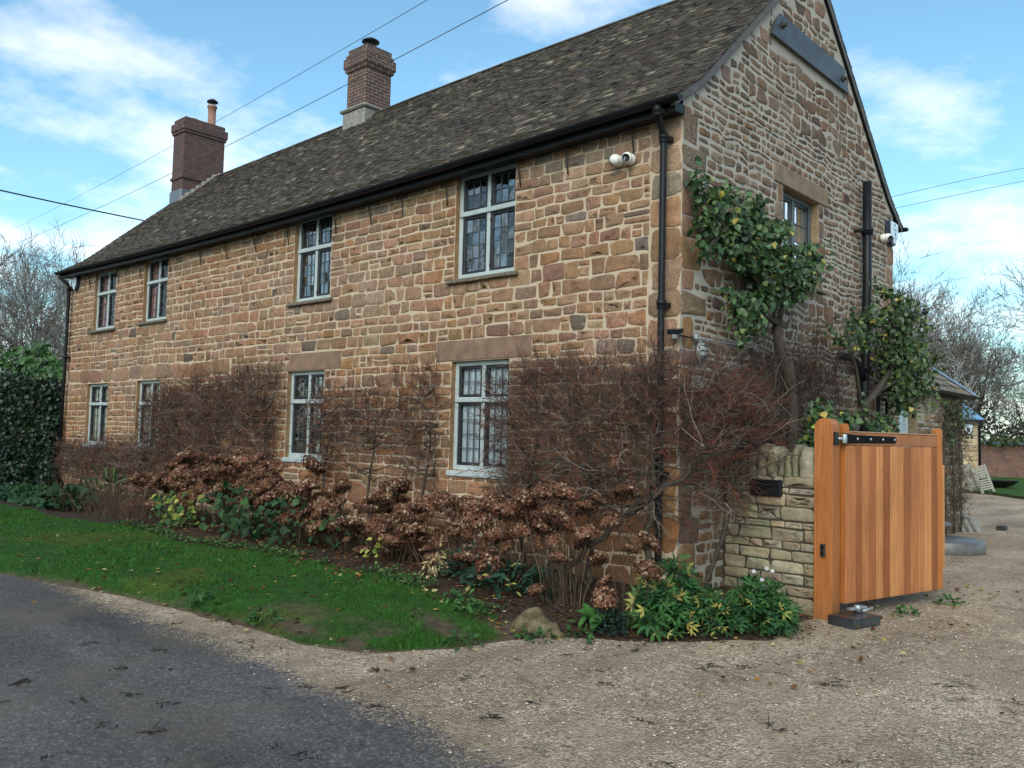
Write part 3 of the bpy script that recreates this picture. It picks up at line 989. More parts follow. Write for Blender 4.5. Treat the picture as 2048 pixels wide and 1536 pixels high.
# ---- windows
def make_window(fr, u0, u1, v0, v1, vt, paint, rows=(2, 4), cols=3, curtain=None, trans=True, glass='glass'):
    fw = .062
    um = (u0 + u1) / 2
    w = Geo()
    # painted timber frame: jambs, head, cill, mullion, transom, butted end to end
    w.bbox(u0, u0 + fw, v0, v1, -.09, .0, .005, 0, fr=fr)
    w.bbox(u1 - fw, u1, v0, v1, -.09, .0, .005, 0, fr=fr)
    w.bbox(u0 + fw, u1 - fw, v1 - fw, v1, -.09, -.002, .005, 0, fr=fr)
    w.bbox(u0 + fw, u1 - fw, v0, v0 + fw * 1.25, -.09, .012, .006, 0, fr=fr)
    if trans:
        w.bbox(u0 + fw * .3, u1 - fw * .3, vt - .035, vt + .035, -.08, .022, .008, 0, fr=fr)
    w.bbox(um - .03, um + .03, v0 + fw, v1 - fw, -.085, -.004, .005, 0, fr=fr)
    win = w.build('window', paint, house)
    panes = []
    bands = [(v0 + fw * 1.25, vt - .035, rows[1]), (vt + .035, v1 - fw, rows[0])] if trans else [(v0 + fw * 1.25, v1 - fw, rows[1])]
    for b0, b1, nr in bands:
        for a0, a1 in ((u0 + fw, um - .03), (um + .03, u1 - fw)):
            cw = .042
            c = Geo()
            c.bbox(a0, a0 + cw, b0, b1, -.07, -.018, .004, 0, fr=fr)
            c.bbox(a1 - cw, a1, b0, b1, -.07, -.018, .004, 0, fr=fr)
            c.bbox(a0 + cw, a1 - cw, b0, b0 + cw, -.07, -.019, .004, 0, fr=fr)
            c.bbox(a0 + cw, a1 - cw, b1 - cw, b1, -.07, -.019, .004, 0, fr=fr)
            ia0, ia1, ib0, ib1 = a0 + cw, a1 - cw, b0 + cw, b1 - cw
            du, dv = (ia1 - ia0) / cols, (ib1 - ib0) / nr
            for k in range(1, cols):
                c.box(ia0 + k * du - .0055, ia0 + k * du + .0055, ib0, ib1, -.052, -.036, 1, fr=fr)
            for k in range(1, nr):
                c.box(ia0, ia1, ib0 + k * dv - .0055, ib0 + k * dv + .0055, -.0535, -.0345, 1, fr=fr)
            if a0 > um:
                c.box(a0 - .012, a0 + .03, b0 + .06, b0 + .10, -.03, -.008, 0, fr=fr)
                c.box(a0 - .012, a0 + .03, b1 - .12, b1 - .08, -.03, -.008, 0, fr=fr)
            c.build('casement', [M['casement'], M['lead']], win)
            p = Geo()
            for i in range(cols):
                for j in range(nr):
                    t1, t2 = RNG.normal(0, .0022, 2)
                    x0, x1_, y0, y1_ = ia0 + i * du, ia0 + (i + 1) * du, ib0 + j * dv, ib0 + (j + 1) * dv
                    p.add(fr.pt([(x0, y0, -.045 - t1 - t2), (x1_, y0, -.045 + t1 - t2), (x1_, y1_, -.045 + t1 + t2), (x0, y1_, -.045 - t1 + t2)]), [(0, 1, 2, 3)], 0)
            p.build('pane', M[glass], win)
    # the dim room behind
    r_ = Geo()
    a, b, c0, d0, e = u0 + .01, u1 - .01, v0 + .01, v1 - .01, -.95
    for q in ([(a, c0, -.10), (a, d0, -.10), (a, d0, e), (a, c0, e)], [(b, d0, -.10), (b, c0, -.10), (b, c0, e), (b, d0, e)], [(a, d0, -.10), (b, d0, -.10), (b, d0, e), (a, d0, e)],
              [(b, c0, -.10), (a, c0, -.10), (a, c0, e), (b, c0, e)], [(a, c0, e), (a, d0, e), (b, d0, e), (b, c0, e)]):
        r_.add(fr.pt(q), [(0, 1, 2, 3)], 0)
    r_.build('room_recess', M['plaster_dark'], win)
    if curtain:
        m_, spans, amp = curtain
        cg = Geo()
        for (a, b, c0, d0) in spans:
            n = max(8, int((b - a) / .012))
            us_ = np.linspace(a, b, n)
            ph = RNG.uniform(0, 6)
            ww = -.088 + amp * (np.sin(us_ * 75 + ph) + .6 * np.sin(us_ * 131 + 2 * ph))
            lo = np.stack([us_, np.full(n, c0), ww], 1)
            hi = np.stack([us_, np.full(n, d0), ww * .9 - .016], 1)
            i = np.arange(n - 1)
            cg.add(fr.pt(np.concatenate([lo, hi])), [np.stack([i, i + 1, i + 1 + n, i + n], 1)], 0, smooth=True)
        cg.build('curtain', m_, win)
    return win
for (u0, u1, v0, v1, vt, nm_) in FW:
    cur = None
    fr = Frame((0, .075, 0), (1, 0, 0), (0, 0, 1), (0, -1, 0))
    L = u1 - u0
    if nm_ == 'w1l':
        cur = (M['curtain_white'], [(u0 + .02, u0 + L * .53, v0 + .02, v1 - .04), (u0 + L * .55, u1 - .02, v0 + .02, v1 - .04)], .014)
    elif nm_ in ('w4l', 'w3l'):
        cur = (M['blind'], [(u0 + .03, u0 + L * .46, v0 + .02, v1 - .03), (u0 + L * .50, u1 - .03, v0 + .02, v1 - .08)], .004)
    elif nm_ == 'w4u':
        cur = (M['curtain_red'], [(u0 + .02, u0 + L * .28, v0, v1 - .04), (u0 + L * .62, u0 + L * .85, v0, v1 - .04)], .014)
    elif nm_ == 'w3u':
        cur = (M['curtain_red'], [(u0 + .02, u0 + L * .3, v0, v1 - .04)], .014)
    elif nm_ == 'w1u':
        cur = (m_simple('grey blue blind', (.10, .13, .17), .9), [(u0 + .08, u0 + L * .33, v0, vt)], .004)
    elif nm_ == 'w2l':
        cur = (m_simple('brown drape', (.09, .065, .05), .9), [(u0 + .05, u0 + L * .3, v0, v1 - .05), (u0 + L * .68, u1 - .05, v0, v1 - .05)], .012)
    win = make_window(fr, u0, u1, v0, v1, vt, M['paint'], (2, 4), 3, cur, True, 'glass_clear' if nm_ in ('w1l', 'w4l', 'w3l', 'w4u', 'w3u') else 'glass')
    if nm_ == 'w1l':
        tag(win, 'window hung with white net curtains')
    elif nm_ in ('w4u', 'w3u'):
        tag(win, 'window with red curtains')
    s_ = Geo()
    if nm_.endswith('u'):
        x = u0 - .10
        while x < u1 + .09:
            b = min(x + .105, u1 + .10)
            s_.bbox(x, b - .003, v0 - .055 - RNG.uniform(0, .006), v0 - .014, -.05, .075 + RNG.uniform(-.006, .006), .008, 0, fr=FF)
            x += .105
        s_.box(u0 - .08, u1 + .08, v0 - .014, v0 + .006, -.08, .03, 0, fr=FF)
    else:
        s_.bbox(u0 - .03, u1 + .03, v0 - .075, v0 + .004, -.08, .035, .01, 1, fr=FF)
    s_.build('sill', [M['sill'], M['paint']], win)
frg = Frame((-.11, 0, 0), (0, 1, 0), (0, 0, 1), (1, 0, 0))
win = make_window(frg, 2.55, 3.70, 3.76, 5.005, 4.5, M['paint_dark'], (2, 4), 3, None, False, 'glass_mirror')
s_ = Geo()
for k in range(13):
    s_.bbox(2.48 + k * .105, 2.48 + k * .105 + .101, 3.70 - RNG.uniform(0, .008), 3.745, -.1, .085 + RNG.uniform(-.006, .006), .008, 0, fr=FG)
s_.build('sill', M['sill'], win)

# ---- chimneys
def brick_uv(v):
    return np.stack([v[:, 0] + v[:, 1], v[:, 2], 0 * v[:, 0]], 1)
def chim(name, x0, x1, y0, y1, zb, zt, steps, mat):
    g = Geo()
    g.bbox(x0, x1, y0, y1, zb, zt, .008, 0)
    for za, zb_, o in steps:
        g.bbox(x0 - o, x1 + o, y0 - o, y1 + o, za, zb_, .008, 0)
    return g.build(name, mat, house, brick_uv)
c1 = chim('chimney', -17.70, -17.07, 2.5, 3.68, 6.6, 9.99, [(8.29, 8.37, .035), (9.56, 9.64, .035), (9.64, 9.86, .06), (9.99, 10.0, -.02)], M['brick_a'])
g = Geo()
g.lathe([(.13, 0), (.135, .05), (.11, .07), (.105, .45), (.115, .60), (.135, .61), (.135, .66), (.11, .67)], (-17.38, 3.42, 9.95), 20)
g.build('chimney_pot', M['terracotta'], c1)
g = Geo()
g.lathe([(.15, 0), (.16, .06), (.13, .10), (.11, .1)], (-17.38, 2.88, 9.98), 20)
g.build('chimney_pot', M['terracotta'], c1)
def cowl(cx, cy, z, r, par):
    g = Geo()
    g.lathe([(r, 0), (r * .98, .02), (r * .55, .075), (.01, .11)], (cx, cy, z + .12), 20)
    for a in (0.4, 2.5, 4.6):
        g.tube([(cx + math.cos(a) * .1, cy + math.sin(a) * .1, z - .02), (cx + math.cos(a) * .12, cy + math.sin(a) * .12, z + .13)], .009, 5)
    g.build('cowl', M['cowl'], par)
cowl(-17.38, 3.42, 10.6, .155, c1)
g = Geo()
g.bbox(-17.72, -17.05, 2.46, 3.2, 7.55, 7.99, .02, 0)
g.build('flashing', M['leadflash'], c1)
g = Geo()
for yy in np.linspace(2.42, 3.6, 9):
    z_ = APZ - .0 - .9 * (APY - yy) if yy < APY else APZ - .9 * (yy - APY)
    g.bbox(-17.07, -16.90, yy, yy + .15, z_ - .12, z_ + .075, .03, 0)
g.build('mortar_fillet', M['flaunch'], c1)
c2 = chim('chimney', -10.60, -9.92, 3.10, 3.80, 6.9, 10.12, [(9.60, 9.68, .045), (9.68, 9.90, .075), (9.90, 9.99, .04)], M['brick_b'])
g = Geo()
g.bbox(-10.66, -9.86, 3.04, 3.86, 7.8, 8.66, .02, 0)
g.bbox(-10.72, -9.80, 2.98, 3.92, 8.66, 8.74, .03, 0)
g.build('chimney_base', M['flaunch'], c2)
g = Geo()
g.lathe([(.2, 0), (.17, .08), (.15, .12)], (-10.26, 3.45, 10.11), 20)
g.build('chimney_pot', M['cowl'], c2)
cowl(-10.26, 3.45, 10.23, .2, c2)

# ---- fixings on the gable
g = Geo()
pl = [(2.069, 6.905), (4.686, 6.912), (4.56, 7.10), (4.497, 7.255), (2.313, 7.262), (2.16, 7.09)]
g.prism([(a, b) for a, b in pl], .03, .062, 0, fr=FG)
g.build('steel_plate', M['steel'], house)
for yy, zz in ((2.38, 7.12), (4.44, 7.07)):
    g = Geo()
    g.lathe([(.055, .062), (.05, .075), (.028, .078), (.028, .12), (.0, .122)], (0, yy, zz), 8, (1, 0, 0))
    g.build('bolt', M['iron'], house)
g = Geo()
g.bbox(4.57, 4.82, 5.225, 5.375, -.02, .018, .006, 0, fr=FG)
for k in range(5):
    g.box(4.60 + k * .042, 4.60 + k * .042 + .02, 5.25, 5.35, .018, .022, 1, fr=FG)
g.build('air_brick', [m_simple('red air brick', (.17, .07, .055), .9, var=.3), M['iron']], house)

# ================================================================= GROUND
EDGE = np.array([(-70, -5.8), (-30, -5.5), (-12, -5.0), (-6.9, -4.52), (-5.6, -4.22), (-4.5, -4.0), (-2.6, -3.74), (-1.5, -3.78), (-.8, -3.4), (-.5, -2.85), (-.38, -2.15), (-.2, -1.80),
                 (.3, -1.52), (.8, -1.05), (1.25, -.32), (1.13, .6), (1.10, 1.0), (1.05, 2.0), (.85, 3.4), (.45, 5.2), (.2, 6.9)])
def edge_dist(x, y):
    """distance inside the raised verge (positive) from its outer edge"""
    x, y = np.asarray(x, float), np.asarray(y, float)
    best = np.full(x.shape, 1e9)
    for (ax, ay), (bx, by) in zip(EDGE[:-1], EDGE[1:]):
        dx, dy = bx - ax, by - ay
        t = np.clip(((x - ax) * dx + (y - ay) * dy) / (dx * dx + dy * dy), 0, 1)
        best = np.minimum(best, np.hypot(x - ax - t * dx, y - ay - t * dy))
    poly = np.concatenate([EDGE, [(-70, 6.9)]])
    inside = np.zeros(x.shape, bool)
    n = len(poly)
    for i in range(n):
        (ax, ay), (bx, by) = poly[i], poly[(i + 1) % n]
        c = ((ay > y) != (by > y)) & (x < (bx - ax) * (y - ay) / (by - ay + 1e-12) + ax)
        inside ^= c
    return np.where(inside, best, -best)
GZ = -.30
def H(x, y):
    x, y = np.asarray(x, float), np.asarray(y, float)
    d = edge_dist(x, y) + .16 * fnoise(x * 2.3, y * 2.3)
    soft = sstep(-4.2, -1.2, x)
    bank = sstep(-.02, .26 + .5 * soft, d)
    h = GZ - .05 + .055 * sstep(-.1, .03, d) + (.15 - .03 * soft) * bank + .125 * sstep(.1, 2.4, d) * 1. + .035 * fnoise(x * 1.1, y * 1.4) * sstep(0, .4, d) + .02 * fnoise(x * 5, y * 5) * sstep(0, .2, d)
    return h
BED = np.array([(-40, -1.5), (-16, -2.2), (-13.9, -2.45), (-10.3, -2.5), (-8.9, -2.15), (-6.7, -2.35), (-5.2, -2.05), (-3.3, -1.9), (-1.5, -1.96), (-.5, -2.0), (-.3, -2.3), (0, -9), (3, -9)])
def is_lawn(x, y):
    yb = np.interp(x, BED[:, 0], BED[:, 1]) + .22 * fnoise(x * 1.6, y * 2 + 9)
    return y < yb

# road and drive surface sheets
def strip_sheet(name, xs, ys, zf, gf, keep=None, edges=1.):
    X, Y = np.meshgrid(xs, ys, indexing='ij')
    Z = zf(X, Y)
    n0, n1 = X.shape
    ii = (np.arange(n0 - 1)[:, None] * n1 + np.arange(n1 - 1)[None]).ravel()
    f = np.stack([ii, ii + n1, ii + n1 + 1, ii + 1], 1)
    if keep is not None:
        k = keep(X, Y).ravel()
        f = f[k[f].all(1)]
    g = Geo()
    g.add(np.stack([X, Y, Z], -1).reshape(-1, 3), [f], 0, smooth=True)
    o = g.build(name, M['ground'])
    at = o.data.attributes.new('gravel', 'FLOAT_COLOR', 'POINT')
    gv = gf(X, Y).ravel()
    ed = np.broadcast_to(edges, gv.shape)
    at.data.foreach_set('color', np.stack([gv, ed, 0 * gv, 0 * gv + 1], 1).ravel().astype(np.float32))
    return tag(o, kind='structure')
def road_y(x):
    return np.interp(x, [-80, -1.2, 0, 1.0, 1.9, 4, 12, 60], [-3.0, -4.25, -4.30, -4.36, -4.52, -5.0, -6.2, -6.5])
XS = np.unique(np.concatenate([np.linspace(-80, -16, 40), np.arange(-16, 8, .12), np.linspace(8, 60, 40)]))
YS = np.concatenate([np.linspace(-14, -9, 12)[:-1], np.arange(-9, -2.6, .10)])
rough = lambda X, Y: .012 * fnoise(X * 1.3, Y * 1.3) + .02 * fnoise(X * .4, Y * .4)
strip_sheet('road', XS, YS, lambda X, Y: GZ + .006 + rough(X, Y) * .5 - .02 * sstep(.0, .55, Y - road_y(X)),
            lambda X, Y: sstep(-.55, .42, Y - road_y(X)) , lambda X, Y: Y < road_y(X) + .62)
XS = np.unique(np.concatenate([np.linspace(-14, -2, 25), np.arange(-2, 8, .12), np.linspace(8, 40, 30)]))
YS = np.unique(np.concatenate([np.arange(-6.5, 9, .12), np.linspace(9, 34, 40)]))
strip_sheet('gravel_drive', XS, YS, lambda X, Y: GZ + rough(X, Y) * .8 - .004, lambda X, Y: 0 * X + 1., lambda X, Y: ~((X < -4.2) & (Y < 8)), 0.)

# raised verge: lawn and flower bed share one height field
XS = np.unique(np.concatenate([np.linspace(-45, -18, 40), np.arange(-18, -9, .16), np.arange(-9, 1.6, .065)]))
YS = np.arange(-6.0, 6.9, .065)
YS = np.concatenate([np.arange(-6.0, 1.4, .065), np.linspace(1.5, 6.9, 30)])
X, Y = np.meshgrid(XS, YS, indexing='ij')
Z = H(X, Y)
n0, n1 = X.shape
ii = (np.arange(n0 - 1)[:, None] * n1 + np.arange(n1 - 1)[None]).ravel()
F = np.stack([ii, ii + n1, ii + n1 + 1, ii + 1], 1)
mx, my = X.ravel()[F].mean(1), Y.ravel()[F].mean(1)
zm = Z.ravel()[F].max(1)
okf = (zm > GZ - .03) & ~((mx < -.15) & (my > .15)) & ~((mx < LX) & (my > 3))
lw = is_lawn(mx, my)
P = np.stack([X, Y, Z], -1).reshape(-1, 3)
def mudmask(x, y):
    d = edge_dist(x, y)
    m = sstep(-.03, .13, fnoise(x * 1.5 + 3, y * 1.9)) * sstep(.9, .15, d) * sstep(-4.8, -2.8, x)
    m = np.maximum(m, np.exp(-((x + .85) / .55) ** 2 - ((y + 2.62) / .16) ** 2))
    m = np.maximum(m, np.exp(-((x + 1.9) / .45) ** 2 - ((y + 3.55) / .14) ** 2))
    m = np.maximum(m, sstep(.10, .0, d))
    return np.clip(m, 0, 1)
def compact(name, f, cols, mat, kind):
    u, inv = np.unique(f, return_inverse=True)
    g = Geo()
    g.add(P[u], [inv.reshape(f.shape)], 0, cols[u], True)
    return tag(g.build(name, mat), kind=kind)
mud = mudmask(X.ravel(), Y.ravel())[:, None]
dry = sstep(.0, .3, fnoise(X.ravel() * .9, Y.ravel() * 1.2 + 30))[:, None]
lc = np.array([.020, .062, .010]) * (1 - dry) + np.array([.050, .078, .012]) * dry
lc = lc * (1 - mud) + np.array([.085, .06, .043]) * mud
compact('lawn', F[okf & lw], lc, M['lawn'], 'structure')
compact('flower_bed', F[okf & ~lw], lc, M['soil'], 'structure')

# the wide ground under everything, out to the horizon
g = Geo()
xs = np.array([-900, -300, -120, -60, -30, -10, 10, 30, 60, 120, 300, 900.])
X2, Y2 = np.meshgrid(xs, xs, indexing='ij')
ii = (np.arange(11)[:, None] * 12 + np.arange(11)[None]).ravel()
g.add(np.stack([X2, Y2, np.full_like(X2, GZ - .06)], -1).reshape(-1, 3), [np.stack([ii, ii + 12, ii + 13, ii + 1], 1)], 0, (.045, .07, .022))
tag(g.build('ground', M['lawn']), kind='structure')
# back lawn beyond the drive
g = Geo()
bl = [(-12, 31), (-5.2, 29.2), (-3.6, 28.6), (-2.2, 26.8), (4, 22.5), (14, 20), (30, 22), (30, 58), (-14, 58)]
g.add([(a, b, GZ + .10) for a, b in bl], [np.arange(len(bl))], 0, (.035, .085, .018))
g.add([(a, b, GZ - .02) for a, b in bl] + [(a, b, GZ + .10) for a, b in bl], [np.array([(i, (i + 1) % 9, (i + 1) % 9 + 9, i + 9) for i in range(9)])], 0, (.04, .05, .02))
tag(g.build('back_lawn', M['lawn']), kind='structure')

# ================================================================= LOW GARDEN WALL, GATE
FWALL = Frame((0, 1.0, 0), (1, 0, 0), (0, 0, 1), (0, -1, 0))
lowwall = empty('garden_wall', (.55, 1.18, GZ), 'low dry stone wall with upright coping stones between house and gate post', 'wall')
g = Geo()
g.box(.02, 1.105, 1.0, 1.36, -.45, 1.20, 0)
rw = np.random.default_rng(4)
rects = courses(.03, 1.112, [-.45, -.12, .12, .38, .62, .86, 1.0, 1.20], [], (.07, .17), (.12, .42), rw, .22)
stones(g, FWALL, rects, pick([(.27, .235, .165), (.30, .26, .19), (.235, .205, .15), (.28, .225, .15), (.25, .20, .13)], len(rects), rw, .09), .0045, .011, .002, .14, .22, 1, None, rw)
FW2 = Frame((1.1, 1.36, 0), (-1, 0, 0), (0, 0, 1), (0, 1, 0))
rects = courses(.0, 1.07, [-.45, 0, .4, .8, 1.2], [], (.1, .2), (.15, .4), rw, .16)
stones(g, FW2, rects, pick(OLIVE, len(rects), rw, .13), .006, .02, .008, .12, .24, 1, None, rw)
g.build('wall_body', [M['joint_dark'], M['stone_wall']], lowwall)
x = .02
while x < 1.09:
    w = min(rw.uniform(.075, .15), 1.115 - x)
    if 1.115 - x - w < .06: w = 1.115 - x
    g = Geo()
    h = .29 + rw.uniform(-.05, .08)
    # an upright stone: lumpy rounded slab
    nu, nv = 10, 7
    th = np.linspace(0, 2 * math.pi, nu, endpoint=False)
    vs = []
    for j in range(nv):
        t = j / (nv - 1)
        sc = (1 - max(0, (t - .72) / .28) ** 2 * .42)
        e = .30
        cx_, cy_ = np.sign(np.cos(th)) * np.abs(np.cos(th)) ** e, np.sign(np.sin(th)) * np.abs(np.sin(th)) ** e
        vs.append(np.stack([x + w / 2 + cx_ * (w / 2 - .004) * sc + rw.normal(0, .007, nu), 1.17 + cy_ * .19 * sc + rw.normal(0, .008, nu), np.full(nu, 1.195 + h * t) + rw.normal(0, .006, nu)], 1))
    i = np.arange(nu)
    fs = [np.stack([i + j * nu, (i + 1) % nu + j * nu, (i + 1) % nu + (j + 1) * nu, i + (j + 1) * nu], 1) for j in range(nv - 1)]
    g.add(np.concatenate(vs), [np.concatenate(fs), (np.arange(nu) + (nv - 1) * nu)[None]], 0, pick([(.23, .20, .14), (.19, .175, .12), (.26, .225, .16)], 1, rw, .1)[0], True)
    g.build('coping_stone', M['stone_wall'], lowwall)
    x += w
lb = empty('letter_box', (.555, .97, .97), 'black metal letter box set into the low garden wall', 'letter box')
g = Geo()
g.bbox(.37, .745, .935, 1.02, .965, 1.15, .012, 0)
g.build('box_body', M['black'], lb)
g = Geo()
g.bbox(.385, .73, .925, .936, 1.075, 1.138, .004, 0)
g.build('flap', m_simple('letter box gloss black', (.008, .009, .012), .2), lb)

# gate post with round head
WOODC = (.37, .135, .042)
gp = empty('gate_post', (1.22, 1.05, GZ), 'thick orange timber gate post with rounded top', 'gate post')
g = Geo()
a = np.linspace(0, math.pi, 13)
prof = [(1.12, -.45), (1.322, -.45), (1.322, 1.745)] + [(1.221 + math.cos(q) * .101, 1.748 + math.sin(q) * .101) for q in a[1:-1]] + [(1.12, 1.745)]
fp = Frame((0, .95, 0), (1, 0, 0), (0, 0, 1), (0, -1, 0))
c_ = 1.221
ins = [(c_ + (p - c_) * .965, q if q < 1.7 else 1.748 + (q - 1.748) * .965) for p, q in prof]
n = len(prof)
v = np.array([(p, q, .0) for p, q in ins] + [(p, q, -.008) for p, q in prof] + [(p, q, -.205) for p, q in prof])
i = np.arange(n); j = (i + 1) % n
g.add(fp.pt(v), [np.stack([i + n, j + n, j, i], 1)[:, ::-1] * 1, np.stack([i + 2 * n, j + 2 * n, j + n, i + n], 1), i[None], (i + 2 * n)[::-1][None]], 0, WOODC)
g.build('post_body', M['wood'], gp)
kp = tag(Geo().bbox(1.20, 1.252, .918, .951, .36, .50, .01, 0).box(1.212, 1.24, .914, .919, .44, .485, 1).box(1.212, 1.24, .914, .919, .385, .42, 1).build('gate_keypad', [M['rubber'], M['lens']]),
         'small black keypad screwed to the front of the gate post', 'keypad')

ga = np.array([.2195, .9756, 0])
gn = np.array([.9756, -.2195, 0])
FGT = Frame((1.363, 1.2, 0), ga, (0, 0, 1), gn)
gate = empty('timber_gate', (1.58, 2.17, GZ), 'open orange timber driveway gate of vertical boards with black strap hinge', 'gate')
rb = np.random.default_rng(9)
bx = np.array([295, 370, 415, 460, 515, 560, 610, 655, 700, 750, 800, 838, 880, 920.])
bs = (bx - 295) / (920 - 295)
# undo the perspective of the board widths along the leaf
bs = bs * 1.87 / (1 + .20 * (1 - bs))
tone = [.82, .46, .9, .62, 1.08, .42, 1.15, 1.02, .50, .78, .82, 1.08, .40]
g = Geo()
for s0, s1, t in zip(bs[:-1], bs[1:], tone):
    g.bbox(s0 + .0012, s1 - .0012, -.152, 1.555, -.02, .004, .003, 0, np.array((.40, .155, .058)) * (1 + (t - .8) * .85) * np.array([1, 1 + .35 * (t - .8), 1 + .5 * (t - .8)]), fr=FGT)
g.build('board_panel', M['wood'], gate)
g = Geo()
g.bbox(-.0, 1.85, 1.56, 1.70, -.055, .006, .006, 0, (.32, .135, .062), fr=FGT)
g.bbox(.1, 1.85, 1.7005, 1.716, -.06, .012, .004, 0, (.36, .22, .14), fr=FGT)
g.bbox(.1, 1.85, .62, .76, -.062, -.021, .006, 0, (.36, .16, .07), fr=FGT)
g.bbox(.1, 1.85, -.12, .02, -.062, -.021, .006, 0, (.36, .16, .07), fr=FGT)
g.build('rail', M['wood'], gate)
for s0, s1, zt in ((.0, .098, 1.80), (1.872, 1.985, 1.79)):
    g = Geo()
    zb = -.15 if s0 > 1 else -.15
    ww = (s1 - s0) / 2
    pr = [(s0, zb), (s1, zb), (s1, zt - .04)] + [(s0 + ww + math.cos(q) * ww, zt - .04 + math.sin(q) * .04) for q in a[1:-1]] + [(s0, zt - .04)]
    g.prism(pr, -.066, -.021 if s0 < 1 else .0, 0, (.43, .155, .042), fr=FGT)
    g.build('stile', M['wood'], gate)
g = Geo()
g.bbox(2.0, 2.075, .08, 1.34, -.06, -.02, .005, 0, (.45, .22, .09), fr=FGT)
g.build('slam_strip', M['wood'], gate)
g = Geo()
pr = [(-.01, 1.575), (.16, 1.585), (.93, 1.592)] + [(.93 + math.sin(q) * .038, 1.63 - math.cos(q) * .038) for q in np.linspace(.2, math.pi - .2, 7)] + [(.93, 1.668), (.16, 1.676), (-.01, 1.69)]
g.prism(pr, .007, .016, 0, fr=FGT)
g.build('strap_hinge', M['strap'], gate)
for s0 in (.2, .45, .69, .925):
    g = Geo()
    c0 = FGT.pt([s0, 1.632, .016])
    g.lathe([(.016, 0), (.015, .008), (.0, .012)], c0, 10, gn)
    g.build('bolt', M['galv'], gate)
g = Geo()
g.bbox(1.322, 1.345, .975, 1.075, 1.56, 1.70, .004, 0)
g.tube([(1.345, 1.05, 1.63), (1.375, 1.19, 1.63)], .016, 8, 1)
g.lathe([(.028, -.05), (.03, -.045), (.03, .045), (.028, .05)], (1.372, 1.145, 1.63), 12, mat=1)
g.build('hinge_pin', [M['black'], M['galv']], gate)
mo = empty('gate_motor', (1.5, 1.15, GZ), 'low dark steel motor box on the gravel under the gate hinge', 'gate motor')
g = Geo()
FMO = Frame((1.355, .80, GZ), ga * 1.0, (0, 0, 1), gn)
g.bbox(-.03, .43, -.05, .085, -.0, .31, .006, 0, fr=FMO)
g.build('motor_box', M['steel'], mo)
g = Geo()
g.bbox(-.03, .43, .0865, .092, -.0, .31, .002, 0, fr=FMO)
g.build('lid', m_simple('black lid', (.02, .021, .023), .3), mo)
g = Geo()
g.tube(FMO.pt([(.36, .10, .09), (.36, .17, .09)]), .035, 10, 0)
g.bbox(.22, .5, .125, .15, .06, .115, .004, 0, fr=FMO)
g.tube(FMO.pt([(.40, .11, .13), (.62, .12, .10)]), .014, 8, 0)
g.build('drive_arm', M['galv'], mo)

# ================================================================= THINGS FIXED TO THE HOUSE
def camera_thing(loc, wall_n, look, label):
    e = empty('security_camera', loc, label, 'security camera', 'white security cameras')
    wn = norm(V3(*wall_n)); lk = norm(V3(*look)); L = V3(*loc)
    g = Geo()
    g.lathe([(.062, 0), (.066, .01), (.066, .055), (.062, .075)], L, 20, wn)
    g.build('mount', M['white'], e)
    g = Geo()
    th = np.linspace(.0, math.pi * .86, 9)
    c0 = L + wn * .10
    g.lathe([(max(.068 * math.sin(q), .0), -.068 * math.cos(q)) for q in th], c0, 20, lk)
    g.build('ball_housing', M['white'], e)
    g = Geo()
    g.lathe([(.045, .052), (.045, .064), (.034, .0645), (.033, .062), (.0, .063)], c0, 18, lk)
    g.build('lens', M['lens'], e)
camera_thing((-.835, -.02, 4.835), (0, -1, 0), (-.75, -.25, -.45), 'white ball camera below the eaves, turned away along the front wall')
camera_thing((-.665, -.02, 4.825), (0, -1, 0), (.30, -.85, -.20), 'white ball camera below the eaves whose black lens faces the road')
camera_thing((.025, 6.17, 4.96), (1, 0, 0), (.75, -.35, -.35), 'white ball camera under the alarm box on the gable end')
def alarm(fr, w, h, label, prints=True, group='alarm boxes'):
    e = empty('alarm_box', fr.O, label, 'alarm box', group)
    g = Geo()
    sh = [(-.5, .42), (-.44, .5), (.44, .5), (.5, .42), (.47, -.2), (.18, -.5), (-.18, -.5), (-.47, -.2)]
    g.prism([(a * w, b * h) for a, b in sh][::-1], .0, .07, 0, fr=fr)
    g.build('back_box', M['navy'], e)
    g = Geo()
    sh = [(-.41, .40), (-.36, .46), (.40, .44), (.44, .38), (.40, -.1), (.16, -.42), (-.06, -.42), (-.12, -.26), (-.38, -.14)]
    g.prism([(a * w, b * h) for a, b in sh][::-1], .0705, .088, 0, fr=fr)
    g.build('cover', M['alarmwhite'], e)
    g = Geo()
    for (a, b, c, d) in ((-.08, .02, .26, .34), (-.02, .10, .33, .40), (-.16, .24, .12, .17), (.0, .12, -.06, .05), (.02, .08, -.13, .0), (-.05, .22, -.22, -.18)):
        g.box(a * w, b * w, c * h, d * h, .0885, .0895, 0, fr=fr)
    g.build('printed_mark', M['printblue'], e)
alarm(Frame((-17.13, -.02, 5.02), (1, 0, 0), (0, 0, 1), (0, -1, 0)), .26, .34, 'white shield shaped alarm box at the far left end of the front wall')
alarm(Frame((.025, 6.55, 5.10), (0, 1, 0), (0, 0, 1), (1, 0, 0)), .36, .40, 'white and navy alarm box at the right edge of the gable')
g = Geo()
e = empty('wall_lamp', (.03, .37, 2.58), 'round grey bulkhead lamp in a wire cage on the gable wall', 'wall lamp')
g.lathe([(.085, .0), (.09, .03), (.082, .045)], (.02, .37, 2.58), 20, (1, 0, 0))
g.build('lamp_base', M['galv'], e)
g = Geo()
th = np.linspace(0, math.pi / 2, 7)
vv = [(.075 * math.cos(q), .045 + .06 * math.sin(q)) for q in th]
g.lathe(vv, (.02, .37, 2.58), 20, (1, 0, 0))
o_ = g.build('lamp_glass', M['lampglass'], e)
g = Geo()
